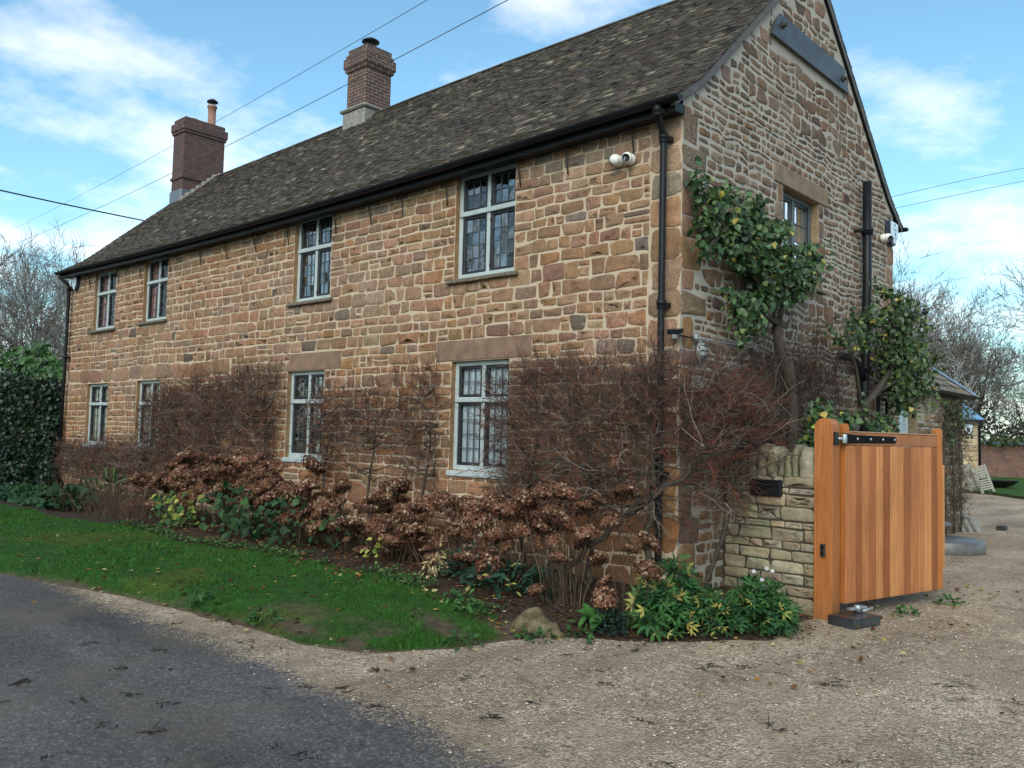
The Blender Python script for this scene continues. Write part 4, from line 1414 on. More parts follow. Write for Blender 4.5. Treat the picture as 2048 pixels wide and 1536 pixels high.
for k in (-.045, 0, .045):
    q = np.linspace(-.9, .9, 9)
    g.tube(np.stack([.03 + .10 * np.cos(q), np.full(9, .37 + k), 2.58 + .11 * np.sin(q)], 1), .004, 5)
    g.tube(np.stack([.03 + .10 * np.cos(q), .37 + .11 * np.sin(q), np.full(9, 2.58 + k)], 1), .004, 5)
g.build('wire_cage', M['iron'], e)
# stretch lamp to an upright oval
e.scale = (1, .92, 1.35)
e = empty('cable_conduit', (.04, .9, 2.73), 'thin galvanised conduit pipe running along the gable wall', 'conduit')
g = Geo(); g.tube([(.045, .27, 2.73), (.045, 1.64, 2.73)], .012, 8); g.build('pipe', M['galv'], e)
g = Geo()
g.bbox(.022, .075, 1.63, 1.72, 2.685, 2.775, .01, 0)
g.build('junction_box', M['galv'], e)
g = Geo(); g.bbox(.022, .075, .22, .30, 2.70, 2.77, .01, 0); g.build('junction_box', M['galv'], e)
e = empty('floodlight', (.02, .0, 2.74), 'small black security floodlight on an arm at the house corner', 'floodlight')
g = Geo(); g.tube([(.03, .22, 2.73), (.06, .12, 2.71), (.03, -.03, 2.72)], .009, 6); g.build('arm', M['black'], e)
FFL = Frame((.0, -.10, 2.755), norm(V3(1, .3, 0)), norm(V3(-.3, 1, .25)), norm(np.cross(norm(V3(1, .3, 0)), norm(V3(-.3, 1, .25)))))
g = Geo(); g.bbox(-.08, .08, -.06, .06, -.02, .02, .01, 0, fr=FFL); g.bbox(-.085, .085, -.065, .065, .018, .03, .006, 0, fr=FFL); g.build('lamp_head', M['black'], e)
g = Geo(); g.bbox(-.03, .03, -.055, .0, -.075, -.02, .01, 0, fr=FFL); g.build('sensor', M['galv'], e)

# ================================================================= BUILDINGS BEHIND
re = np.random.default_rng(31)
ext = empty('stone_extension', (-2.5, 9.8, GZ), 'single storey stone side wing with stone slate roof and pale blue door', 'house extension')
FE = Frame((-.5, 0, 0), (0, 1, 0), (0, 0, 1), (1, 0, 0))
DOOR = (8.62, 9.66, -.6, 2.36)
g = Geo()
wall_with_holes(g, FE, 6.80, 12.76, -.6, 2.62, [DOOR], .3, 0, 1, (.25, .2, .14))
rects = courses(6.82, 12.74, [-.5, .5, 1.5, 2.36, 2.6], [DOOR, (8.5, 9.78, 2.36, 2.6)], (.11, .22), (.16, .46), re, .18)
stones(g, FE, rects, pick(OLIVE + GREY[:3], len(rects), re, .13), .014, .018, .008, .14, .3, 1, None, re)
FE2 = Frame((-.5, 12.76, 0), (-1, 0, 0), (0, 0, 1), (0, 1, 0))
rects = courses(.02, 4.9, [-.5, .5, 1.5, 2.6], [], (.11, .22), (.16, .46), re, .18)
g.add(FE2.pt([(0, -.6, 0), (5, -.6, 0), (5, 2.62, 0), (0, 2.62, 0)]), [(0, 1, 2, 3)], 0)
stones(g, FE2, rects, pick(OLIVE, len(rects), re, .13), .014, .018, .008, .14, .3, 1, None, re)
g.box(-5.5, -.85, 6.8, 12.7, -.6, 2.6, 0)
g.build('wall', [M['mortar_gable'], M['stone_wall']], ext)
g = Geo(); g.bbox(8.48, 9.80, 2.365, 2.60, -.1, .025, .008, 0, fr=FE); g.build('lintel', M['lintel_gable'], ext)
# hipped stone slate roof
def slope(geo, a, b, c, d, rows, mat, th=.03, cols_=((.16, .14, .11), (.20, .175, .14), (.12, .11, .095), (.24, .22, .18))):
    """stepped courses of slates on the quad a-b (eave) d-c (top)"""
    a, b, c, d = map(lambda p: V3(*p), (a, b, c, d))
    nn = norm(np.cross(b - a, d - a))
    for r_ in range(rows):
        t0, t1 = r_ / rows, min(1, (r_ + 1.25) / rows)
        L0, R0 = a + (d - a) * t0, b + (c - b) * t0
        L1, R1 = a + (d - a) * t1, b + (c - b) * t1
        n = max(1, int(np.linalg.norm(R0 - L0) / re.uniform(.24, .34)))
        us_ = np.sort(np.clip(np.linspace(0, 1, n + 1) + re.normal(0, .12 / n, n + 1), 0, 1)); us_[0], us_[-1] = 0, 1
        for u, w in zip(us_[:-1], us_[1:]):
            lift = th + re.uniform(0, .015)
            p = [L0 + (R0 - L0) * (u + .003), L0 + (R0 - L0) * (w - .003), L1 + (R1 - L1) * (w - .003), L1 + (R1 - L1) * (u + .003)]
            v = [p[0] + nn * lift, p[1] + nn * lift, p[2] + nn * .008, p[3] + nn * .008, p[0] - nn * .005, p[1] - nn * .005]
            geo.add(v, [(0, 1, 2, 3), (4, 5, 1, 0), ], mat, pick(cols_, 1, re, .15)[0])
            geo.add([v[1], v[5], v[2]], [(0, 1, 2)], mat, (.1, .09, .08))
g = Geo()
E0, E1, T0 = (-.28, 6.86, 2.66), (-.28, 13.02, 2.66), 4.72
slope(g, E0, E1, (-2.75, 10.55, T0), (-2.75, 6.86, T0), 13, 0)
slope(g, (-.28, 13.02, 2.66), (-5.3, 13.02, 2.66), (-2.75, 10.55, T0), (-2.75, 10.55, T0), 13, 0)
slope(g, (-5.3, 13.02, 2.66), (-5.3, 6.86, 2.66), (-2.75, 6.86, T0), (-2.75, 10.55, T0), 13, 0)
g.add([(-.28, 6.86, 2.645), (-.28, 13.02, 2.645), (-5.3, 13.02, 2.645), (-5.3, 6.86, 2.645)], [(0, 3, 2, 1)], 0, (.03, .03, .03))
rf = g.build('roof', M['stone_wall'], ext)
g = Geo()
a_, b_ = V3(-.30, 13.04, 2.70), V3(-2.75, 10.55, T0 + .06)
for k in range(11):
    p, q = a_ + (b_ - a_) * (k / 11), a_ + (b_ - a_) * ((k + .93) / 11)
    d_ = norm(q - p); sd = norm(np.cross(d_, V3(0, 0, 1))); 
    g.add([p - sd * .13 - V3(0, 0, .05), p + V3(0, 0, .05), p + sd * .13 - V3(0, 0, .05), q - sd * .13 - V3(0, 0, .06), q + V3(0, 0, .035), q + sd * .13 - V3(0, 0, .06)], [np.array([(0, 1, 4, 3), (1, 2, 5, 4)])], 0)
g.build('hip_tiles', M['slate'], rf)
g = Geo()
xs = np.linspace(6.88, 13.1, 12)
aa = np.linspace(math.pi, 2 * math.pi, 7)
Pq = np.stack([-.235 + np.cos(aa)[None] * .055 + 0 * xs[:, None], np.repeat(xs[:, None], 7, 1), 2.665 + np.sin(aa)[None] * .055 + 0 * xs[:, None]], -1)
ii = (np.arange(11)[:, None] * 7 + np.arange(6)[None]).ravel()
g.add(Pq.reshape(-1, 3), [np.stack([ii, ii + 7, ii + 8, ii + 1], 1)], 0, smooth=True)
g.box(-.5, -.29, 6.86, 13.0, 2.60, 2.645, 0)
g.build('gutter', M['black'], ext)
dr = Geo()
dr.bbox(8.70, 9.26, GZ + .02, 2.30, -.19, -.14, .006, 0, fr=FE)
door = dr.build('door', M['doorpaint'], ext)
g = Geo(); g.box(8.80, 8.98, 1.0, 2.0, -.139, -.130, 0, fr=FE); g.build('glazing', m_simple('dark glazing', (.02, .05, .09), .15), door)
g = Geo(); g.box(9.02, 9.2, 1.0, 2.0, -.139, -.130, 0, fr=FE); g.build('glazing', m_simple('pale glazing', (.30, .44, .52), .15), door)
g = Geo()
g.bbox(8.62, 8.70, GZ, 2.36, -.22, -.08, .005, 0, fr=FE); g.bbox(9.26, 9.36, GZ, 2.36, -.22, -.08, .005, 0, fr=FE); g.bbox(9.36, 9.66, GZ, 2.36, -.21, -.18, .005, 1, fr=FE); g.bbox(8.70, 9.26, 2.30, 2.36, -.22, -.08, .005, 0, fr=FE)
g.build('door_frame', [M['paint'], m_simple('sage frame', (.22, .25, .2), .6)], ext)
# aerial on the wing roof
ae = empty('roof_aerial', (-2.2, 14.0, 3.2), 'slender roof aerial with a horizontal arm above the side wing', 'aerial')
g = Geo(); g.tube([(-2.0, 12.2, 3.2), (-2.0, 14.3, 4.2), (-2.0, 14.3, 5.7)], .012, 6); g.build('mast', M['galv'], ae)
g = Geo(); g.tube([(-2.0, 14.2, 4.92), (-2.0, 15.1, 5.0)], .015, 6); g.build('boom', M['galv'], ae)
g = Geo(); g.lathe([(.0, -.02), (.07, 0), (.09, .05), (.05, .09), (0, .1)], (-2.0, 15.12, 5.0), 12, (0, 1, 0)); g.build('receiver', M['black'], ae)

# farther stone outbuilding with slate hip tinted by reflected sky
ob = empty('stone_outbuilding', (-4.45, 30, GZ), 'small stone outbuilding with slate roof shining sky blue beyond the side wing', 'outbuilding')
FO = Frame((0, 30, 0), (1, 0, 0), (0, 0, 1), (0, -1, 0))
g = Geo()
g.box(-9.5, -4.45, 30.0, 35, -.6, 2.52, 0)
rects = courses(-9.4, -4.46, [-.5, .5, 1.5, 2.5], [], (.13, .24), (.2, .5), re, .18)
FO2 = Frame((-4.45, 30, 0), (0, 1, 0), (0, 0, 1), (1, 0, 0))
r2_ = courses(.02, 4.9, [-.5, .5, 1.5, 2.5], [], (.13, .24), (.2, .5), re, .18)
stones(g, FO2, r2_, pick([(.36, .28, .17), (.40, .31, .20), (.31, .24, .15)], len(r2_), re, .13), .016, .02, .01, .14, .3, 1, None, re)
stones(g, FO, rects, pick([(.36, .28, .17), (.40, .31, .20), (.31, .24, .15), (.42, .36, .25)], len(rects), re, .13), .016, .02, .01, .14, .3, 1, None, re)
g.build('wall', [M['mortar'], M['stone_wall']], ob)
g = Geo()
SC = ((.13, .24, .36), (.11, .20, .31), (.15, .27, .40))  # blue of the reflected sky put into the slate colours
slope(g, (-9.8, 29.72, 2.60), (-4.2, 29.72, 2.60), (-5.9, 31.6, 4.2), (-8.0, 31.6, 4.2), 8, 0, .02, SC)
slope(g, (-4.2, 29.72, 2.60), (-4.2, 35.3, 2.60), (-5.9, 33.4, 4.2), (-5.9, 31.6, 4.2), 8, 0, .02, SC)
g.build('roof', m_attr('sky tinted wet slate', .12, .2, 10, spec=.9), ob)
g = Geo(); g.box(-9.8, -4.16, 29.66, 29.75, 2.52, 2.60, 0); g.box(-4.2, -4.12, 29.66, 35, 2.52, 2.60, 0); g.tube([(-4.32, 29.75, 2.55), (-4.40, 29.92, 2.3), (-4.40, 29.92, GZ)], .05, 8); g.build('gutter', M['black'], ob)
ob.rotation_euler = (0, 0, R(15.5))
alarm(Frame((-4.76, 29.86, 2.22), (.9636, .267, 0), (0, 0, 1), (.267, -.9636, 0)), .32, .42, 'alarm box under the eaves of the distant outbuilding')

# red brick garden wall
bw = empty('brick_garden_wall', (0, 47, GZ), 'old red brick garden wall across the back of the lawn', 'garden wall')
g = Geo(); g.box(-30, 30, 47, 47.35, -.5, 1.62, 0)
g.build('wall', M['brick_c'], bw, brick_uv)
g = Geo()
for k in range(100):
    x = -30 + k * .6
    g.bbox(x, x + .59, 46.92, 47.43, 1.62 + re.uniform(0, .02), 1.78, .03, 0)
g.build('coping', M['slate'], bw)

# folded garden chairs leaning on the outbuilding
def fold_chair(loc, rz, lean, label, roll=0.):
    e = empty('folding_chair', loc, label, 'folding chair', 'folded slatted garden chairs')
    L = V3(*loc)
    c, s = math.cos(rz), math.sin(rz)
    U = V3(c, s, 0)
    Nn = V3(-s, c, 0)
    Vv = norm(V3(0, 0, 1) * math.cos(lean) + Nn * math.sin(lean))
    f = Frame(L, U, Vv, np.cross(U, Vv))
    for x in (-.22, .22):
        g = Geo(); g.bbox(x - .022, x + .022, 0, 1.16, 0, .045, .006, 0, fr=f); g.build('leg', M['oak_chair'], e)
    for x in (-.17, .17):
        g = Geo(); g.bbox(x - .02, x + .02, .0, .86, .05, .09, .006, 0, fr=f); g.build('leg', M['oak_chair'], e)
    g = Geo()
    for k in range(7):
        g.bbox(-.195, .195, .62 + k * .075, .62 + k * .075 + .058, .008, .03, .004, 0, fr=f)
    g.build('backrest', M['oak_chair'], e)
    g = Geo()
    for k in range(5):
        g.bbox(-.19, .19, .12 + k * .09, .12 + k * .09 + .06, .092, .115, .004, 0, fr=f)
    g.build('seat', M['oak_chair'], e)
    e.rotation_euler = (0, -roll, 0)
fold_chair((-3.75, 28.6, -.25), .35, .25, 'folded grey slatted chair seen broadside, leaning by the outbuilding', .30)
fold_chair((-4.35, 28.9, -.25), 1.25, .30, 'folded grey chair seen edge on between the outbuilding wall and the other chair')

fb = empty('fire_bowl', (-4.3, 33, -.2), 'dark iron fire bowl standing on the far lawn', 'fire bowl')
g = Geo(); g.lathe([(.15, .0), (.5, .12), (.72, .30), (.75, .32), (.70, .31), (.45, .16), (.1, .08)], (-4.35, 33, -.2), 20); g.build('bowl', M['iron'], fb)
g = Geo(); g.lathe([(.2, -.02), (.16, .06)], (-4.35, 33, -.2), 12); g.build('stand', M['iron'], fb)
cp = empty('clay_chiminea', (-3.3, 34.5, -.2), 'pale clay chiminea pot at the right edge of the lawn', 'chiminea')
g = Geo(); g.lathe([(.25, 0), (.34, .15), (.36, .40), (.28, .62), (.17, .72), (.15, .95), (.18, .98)], (-3.25, 34.5, -.2), 20); g.build('pot', m_simple('pale clay', (.52, .40, .30), .85, var=.2), cp)
g = Geo(); g.lathe([(.38, -.0), (.40, .02), (.40, .06), (.3, .065)], (-3.25, 34.5, -.255), 16); g.build('base', M['terracotta'], cp)

# millstone with pedestal, leaning slates
ms = empty('millstone_feature', (.38, 8.45, GZ), 'large round wet millstone slab lying beside the gate end', 'millstone')
g = Geo(); g.lathe([(.70, -.05), (.715, .0), (.715, .195), (.695, .215), (.0, .22)], (.26, 8.45, GZ), 40); g.build('slab', M['wetstone'], ms)
g = Geo(); g.lathe([(.17, .215), (.16, .26), (.15, .37)], (.05, 8.85, GZ), 20); g.build('pedestal', M['wetstone'], ms)
g = Geo(); g.lathe([(.15, .372), (.25, .38), (.27, .41), (.25, .46), (.14, .49), (0, .495)], (.05, 8.85, GZ), 24); g.build('cap', M['wetstone'], ms)
for k, lab in enumerate(('leaning roof slate nearest the wing corner', 'leaning roof slate in the middle of three', 'leaning roof slate farthest out from the wall')):
    g = Geo()
    f = Frame((-.42 + k * .12, 12.45 + k * .10, GZ - .02), norm(V3(.1, 1, 0)), norm(V3(-.45, .05, 1)), norm(np.cross(norm(V3(.1, 1, 0)), norm(V3(-.45, .05, 1)))))
    g.bbox(-.02, .22, 0, .46 - .05 * k, 0, .025, .006, 0, fr=f)
    tag(g.build('roof_slate', M['flaunch']), lab, 'slate', 'loose slates leaning on the side wing')
e = tag(Geo().bbox(-.02, .16, 13.5, 13.75, GZ - .01, GZ + .10, .02, 0).bbox(.0, .14, 13.75, 13.87, GZ - .01, GZ + .05, .02, 0).build('boot_scraper', M['rubber']), 'small black rubber boot tray lump on the gravel by the wing corner', 'boot scraper')

# ================================================================= VEGETATION
rv = np.random.default_rng(77)
def unit(n, rng=rv):
    return norm(rng.normal(0, 1, (n, 3)))
def twigs(geo, p, d, L, r, cols, nseg=4, wob=.22, side=2, clamp=None, pull=(0, 0, 0), k=3, sideL=.4, rng=rv):
    p, d = np.array(p, float), norm(np.array(d, float))
    n = len(p)
    L = np.broadcast_to(np.asarray(L, float), (n,))[:, None]
    r = np.broadcast_to(np.asarray(r, float), (n,))
    for i in range(nseg):
        d = norm(d + rng.normal(0, wob, (n, 3)) + V3(*pull) * .25)
        q = p + d * L / nseg
        if clamp is not None:
            q = clamp(q)
        r0, r1 = r * (1 - .72 * i / nseg), r * (1 - .72 * (i + 1) / nseg)
        geo.segs(p, q, r0, r1, k, 0, cols)
        if side and i < nseg:
            for _ in range(side):
                m = rng.random(n) < .55
                if m.any():
                    dd = norm(d[m] + rng.normal(0, .75, (m.sum(), 3)))
                    t = rng.random((m.sum(), 1))
                    s0 = p[m] * (1 - t) + q[m] * t
                    s1 = s0 + dd * L[m] * sideL * rng.uniform(.35, 1, (m.sum(), 1))
                    if clamp is not None:
                        s1 = clamp(s1)
                    geo.segs(s0, s1, r1[m] * .75, r1[m] * .35 + .0006, k, 0, cols[m] * rng.uniform(.8, 1.3, (m.sum(), 1)))
        p = q
    return p

TW = [(.078, .046, .038), (.066, .046, .040), (.092, .054, .043), (.108, .056, .042), (.050, .034, .031), (.12, .088, .074)]
TWRED = [(.155, .046, .030), (.125, .040, .030), (.18, .058, .032)]

def wall_shrub(label, xr, zlo, ztop, n, stems, dens=None, group='bare shrubs trained on the front wall', ymax=.42, horiz=1.):
    x0, x1 = xr
    e = empty('wall_shrub', ((x0 + x1) / 2, -.25, -.02), label, 'shrub', group)
    g = Geo()
    for sx, tx in stems:
        h = float(ztop(tx)) * .75
        t = np.linspace(0, 1, 7)
        pts = np.stack([sx + (tx - sx) * t + .05 * np.sin(t * 7 + sx), -.22 + .12 * t, -.1 + h * t], 1)
        g.tube(pts, np.interp(t, [0, 1], [.030, .012]), 6)
        # trained side arms
        for zz in np.arange(max(zlo, .6) + .1, h * 1.15, .17):
            for sg in (-1, 1):
                zz = zz + rv.normal(0, .05)
                Lh = rv.uniform(.35, 1.0)
                u = np.linspace(0, 1, 6)
                xx = np.clip(tx + sg * Lh * u, x0, x1)
                g.tube(np.stack([xx, -.14 - .08 * rv.random() + .02 * np.sin(u * 9), zz + rv.uniform(-.05, .3) * u + .04 * np.sin(u * 8 + zz * 9)], 1), np.interp(u, [0, 1], [.016, .004]), 5)
    g.build('stems', M['bark'], e)
    px = rv.uniform(x0, x1, n * 3)
    zt = ztop(px)
    pz = zlo + (zt - zlo) * rv.random(n * 3) ** .85
    if dens is not None:
        ok = rv.random(n * 3) < dens(px, pz)
        px, pz, zt = px[ok], pz[ok], zt[ok]
    px, pz = px[:n], pz[:n]
    n = len(px)
    P_ = np.stack([px, rv.uniform(-.30, -.06, n), pz], 1)
    D_ = np.stack([rv.normal(0, 1, n) * horiz, rv.normal(-.25, .4, n), rv.normal(.25, .45, n)], 1)
    def cl(q):
        q[:, 1] = np.clip(q[:, 1], -ymax, -.025)
        return q
    g = Geo()
    cols = pick(TW, n, rv, .2)
    red = rv.random(n) < .14
    cols[red] = pick(TWRED, red.sum(), rv, .2)
    gry = rv.random(n) < .08
    cols[gry] = pick([(.17, .125, .105), (.20, .15, .13), (.13, .09, .08)], gry.sum(), rv, .15)
    P_[:, 0] += rv.normal(0, .14, n); P_[:, 2] += rv.normal(0, .09, n)
    twigs(g, P_, D_, rv.uniform(.18, .52, n) * (1 + .5 * gry), rv.uniform(.0035, .0065, n) * (1 + .35 * gry), cols, 5, .30, 2, cl)
    # upright reddish shoots along the top
    m = int((x1 - x0) * 26)
    sx = rv.uniform(x0, x1, m)
    P_ = np.stack([sx, rv.uniform(-.2, -.05, m), ztop(sx) - rv.uniform(0, .25, m)], 1)
    D_ = np.stack([rv.normal(0, .25, m), rv.normal(-.05, .12, m), np.ones(m)], 1)
    twigs(g, P_, D_, rv.uniform(.15, .5, m) * (rv.random(m) < .6) + .12, rv.uniform(.003, .005, m), pick(TWRED + TW[:3], m, rv, .2), 4, .12, 1, cl, sideL=.2)
    g.build('twigs', M['twig'], e)
    return e

wall_shrub('low dense bare shrub under the two leftmost lower windows', (-17.2, -12.2), .35, lambda x: np.interp(x, [-17.2, -16, -14, -12.2], [.95, 1.08, 1.12, 1.22]) + .2 * fnoise(x * 2, 0 * x), 1000, [(-15.8, -16), (-14.2, -14.3), (-12.9, -13)], horiz=1.1)
wall_shrub('wide dense bare shrub filling the wall left of the second lower window', (-12.95, -7.8), .75, lambda x: np.interp(x, [-12.95, -12.3, -10.5, -9, -7.8], [1.9, 2.28, 2.45, 2.52, 2.62]) + .3 * fnoise(x * 2, 0 * x), 2300,
           [(-11.6, -11.8), (-10.4, -10.3), (-9.2, -9.3), (-8.2, -8.1)], lambda x, z: .35 + .65 * sstep(-12.9, -12.2, x))
wall_shrub('sparser bare shrub on the wall between the two nearer lower windows', (-6.75, -3.75), .85, lambda x: np.interp(x, [-6.75, -6.2, -5, -4.2, -3.75], [2.1, 2.25, 2.2, 2.45, 2.55]) + .3 * fnoise(x * 2, 0 * x), 760,
           [(-6.35, -6.3), (-5.1, -5.2), (-3.95, -3.95)], lambda x, z: .3 + .7 * np.maximum(np.exp(-((x + 4.0) / .3) ** 2), np.maximum(np.exp(-((x + 6.3) / .35) ** 2), np.exp(-((z - 1.75) / .3) ** 2))))

# the big red-twigged shrub that wraps the house corner
e = empty('corner_shrub', (-.15, -.45, -.05), 'large tangled red twigged shrub wrapping the near corner of the house', 'shrub')
g = Geo()
def gnarl(a, b, r0, r1, bow=.15, n=11, wob=.03):
    a, b = V3(*a), V3(*b)
    t = np.linspace(0, 1, n)
    mid = (a + b) / 2 + rv.normal(0, bow, 3) * np.array([1, .35, 1])
    pts = ((1 - t) ** 2)[:, None] * a + (2 * t * (1 - t))[:, None] * mid + (t ** 2)[:, None] * b
    wb = rv.normal(0, wob, (n, 3)); wb[0] = wb[-1] = 0
    pts += wb
    ins = (pts[:, 0] < .05) & (pts[:, 1] > -.05)
    pts[ins, 1] = -.06
    g.tube(pts, np.interp(t, [0, 1], [r0, r1]), 6)
    return pts
main = []
for a_, b_, r0 in [((-1.25, -.80, -.12), (-.15, -.32, .92), .040), ((-.15, -.40, -.12), (-.12, -.30, 1.0), .045), ((-.12, -.32, .98), (-.25, -.22, 1.75), .034), ((-.14, -.32, .92), (.30, .05, 1.5), .032),
                   ((-.9, -.42, -.1), (-1.0, -.25, 1.55), .030), ((-1.9, -.40, -.1), (-1.75, -.22, 1.7), .028), ((.30, .12, -.1), (.35, .5, 1.3), .028), ((-1.0, -.25, 1.3), (-1.7, -.2, 2.1), .022), ((-.15, -.3, .95), (-1.1, -.3, 1.25), .028), ((-.25, -.22, 1.7), (-.6, -.2, 2.35), .02), ((.3, .05, 1.45), (.45, .7, 1.9), .02)]:
    main.append(gnarl(a_, b_, r0, r0 * .6))
ends_ = np.concatenate([m_[4:] for m_ in main])
for _ in range(75):
    p0 = ends_[rv.integers(len(ends_))]
    side_ = p0[0] > .0
    d_ = V3(rv.normal(.15, .2), rv.normal(.5, .35), rv.normal(.2, .4)) if side_ else V3(rv.normal(-.15, .6), rv.normal(-.05, .12), rv.normal(.22, .38))
    if side_ or rv.random() < .9:
        gnarl(p0, p0 + d_, .013, .004, .12, 8, .022)
g.build('stems', M['bark'], e)
g = Geo()
def cornerclamp(q):
    ins = (q[:, 0] < .04) & (q[:, 1] > -.04)
    tofront = ins & (q[:, 0] < -q[:, 1] * 0 - .25)
    q[tofront, 1] = -.05
    side_ = ins & ~tofront
    q[side_, 0] = .05
    q[:, 1] = np.clip(q[:, 1], -.75, 3)
    return q
n1_ = 1800
px = rv.uniform(-2.50, .10, n1_ * 2)
pz = .45 + (np.interp(px, [-2.5, -2.1, -1.6, -.8, .1], [2.2, 2.38, 2.45, 2.42, 2.38]) + .14 * fnoise(px * 2.4, px * 0) - .45) * rv.random(n1_ * 2) ** .80
ok = rv.random(n1_ * 2) < .45 + .55 * sstep(.45, 1.0, pz)
px, pz = px[ok][:n1_], pz[ok][:n1_]
n1_ = len(px)
A_ = np.stack([px, rv.uniform(-.55, -.06, n1_), pz], 1)
n2_ = 900
py = rv.uniform(-.35, 1.35, n2_)
top_ = np.interp(py, [-.35, 0, .6, 1.1, 1.5], [2.42, 2.40, 2.30, 2.15, 1.9])
A2 = np.stack([rv.uniform(.05, .52, n2_), py, .55 + np.interp(py, [-.35, .9, 1.5], [0, .35, .85]) + (top_ - .55 - np.interp(py, [-.35, .9, 1.5], [0, .35, .85])) * rv.random(n2_) ** .75], 1)
P_ = np.concatenate([A_, A2])
out = norm(P_ - V3(-.25, -.3, 1.0))
D_ = out * .8 + unit(len(P_)) * .75
cols = pick(TW, len(P_), rv, .2)
red = rv.random(len(P_)) < np.where(np.arange(len(P_)) >= n1_, .30, .12)
cols[red] = pick(TWRED, red.sum(), rv, .2)
gry = rv.random(len(P_)) < .07
cols[gry] = pick([(.17, .125, .105), (.20, .15, .13), (.13, .09, .08)], gry.sum(), rv, .15)
twigs(g, P_, D_, rv.uniform(.18, .5, len(P_)) * (1 + .7 * gry), rv.uniform(.0032, .006, len(P_)) * (1 + .5 * gry), cols, 5, .3, 2, cornerclamp)
# long straight red shoots
m = 90
P_ = np.stack([rv.uniform(.1, .5, m), rv.uniform(.2, 1.1, m), rv.uniform(1.35, 2.1, m)], 1)
D_ = np.stack([rv.normal(.25, .2, m), rv.uniform(.6, 1.2, m), rv.normal(.08, .2, m)], 1)
twigs(g, P_, D_, rv.uniform(.3, .75, m), rv.uniform(.004, .006, m), pick(TWRED, m, rv, .2), 4, .06, 1, cornerclamp, sideL=.2)
m = 60
P_ = np.stack([rv.uniform(-2.2, .0, m), rv.uniform(-.3, -.06, m), rv.uniform(2.2, 2.5, m)], 1)
D_ = np.stack([rv.normal(0, .2, m), rv.normal(0, .1, m), np.ones(m)], 1)
twigs(g, P_, D_, rv.uniform(.2, .62, m), rv.uniform(.003, .0045, m), pick(TWRED, m, rv, .2), 5, .13, 1, cornerclamp, sideL=.15)
g.build('twigs', M['twig'], e)

# ---- evergreen climbers on the gable
LG = [(.030, .066, .024), (.042, .090, .030), (.060, .118, .040), (.085, .140, .046), (.020, .048, .020)]
def blob_leaves(geo, blobs, n, size, cols, outward, rng=rv, tpl='heart', xmin=None, yel=.03, shell=.55, droop=.7, sprig=0.):
    blobs = np.array(blobs, float)
    vol = blobs[:, 3] ** 2
    idx = rng.choice(len(blobs), n, p=vol / vol.sum())
    u = unit(n, rng)
    rad = blobs[idx, 3] * (shell + (1 - shell) * rng.random(n)) * rng.uniform(.7, 1.12, n)
    sc = blobs[idx, 4:7] if blobs.shape[1] >= 7 else np.ones((n, 3))
    p = blobs[idx, :3] + u * rad[:, None] * sc
    if sprig:
        k = n // 14
        sd = norm(unit(k, rng) + V3(0, 0, .5))
        si = rng.integers(0, k, n)
        base = p[rng.integers(0, n, k)]
        on = rng.random(n) < .55
        q = base[si] + sd[si] * (rng.random((n, 1)) * 2.6 * sprig) + rng.normal(0, .028, (n, 3))
        p = np.where(on[:, None], q, p)
    if xmin is not None:
        p[:, 0] = np.maximum(p[:, 0], xmin + .02 * rng.random(n))
    nr = norm(u * .7 + V3(*outward) * .7 + rng.normal(0, .45, (n, 3)))
    d = norm(V3(0, 0, -droop) + rng.normal(0, .55, (n, 3)) + u * .35)
    c = pick(cols, n, rng, .18)
    y = rng.random(n) < yel
    c[y] = pick([(.33, .27, .05), (.20, .24, .05), (.38, .30, .08)], y.sum(), rng, .15)
    geo.leaves(p, d, nr, size * rng.uniform(.65, 1.2, n), c, tpl)
    return p
OUT = (1, -.25, .35)
e = empty('evergreen_climber', (.25, 2.25, -.1), 'evergreen climber with bare gnarled trunk spreading across the gable beside its window', 'climber')
g = Geo()
tr = np.array([(.30, 2.25, -.2), (.30, 2.24, .8), (.28, 2.26, 1.6), (.26, 2.30, 2.05), (.26, 2.16, 2.42), (.24, 1.98, 2.70), (.22, 1.90, 3.02)])
g.tube(tr, [.085, .08, .075, .075, .07, .062, .055], 9)
g.tube([(.26, 2.32, 2.05), (.3, 2.22, 2.3), (.3, 2.14, 2.5), (.28, 2.2, 2.62)], [.06, .05, .045, .03], 8)
for pts in ([(.22, 1.95, 2.9), (.24, 1.75, 3.25), (.26, 1.3, 3.5), (.24, .9, 3.8), (.2, .5, 4.1), (.17, .25, 4.4)], [(.22, 1.92, 3.0), (.3, 2.0, 3.4), (.3, 2.1, 3.9), (.28, 1.9, 4.2)],
            [(.24, 1.75, 3.25), (.3, 1.6, 3.7), (.28, 1.4, 4.3), (.22, 1.25, 4.5)], [(.24, 1.9, 3.05), (.3, 1.4, 3.1), (.3, .9, 3.0)], [(.3, 2.1, 3.3), (.32, 2.5, 3.5), (.3, 2.8, 3.9)],
            [(.22, .6, 4.0), (.2, .35, 3.8), (.2, .2, 3.6)]):
    g.tube(pts, np.linspace(.04, .009, len(pts)), 7)
g.build('trunk', M['bark'], e)
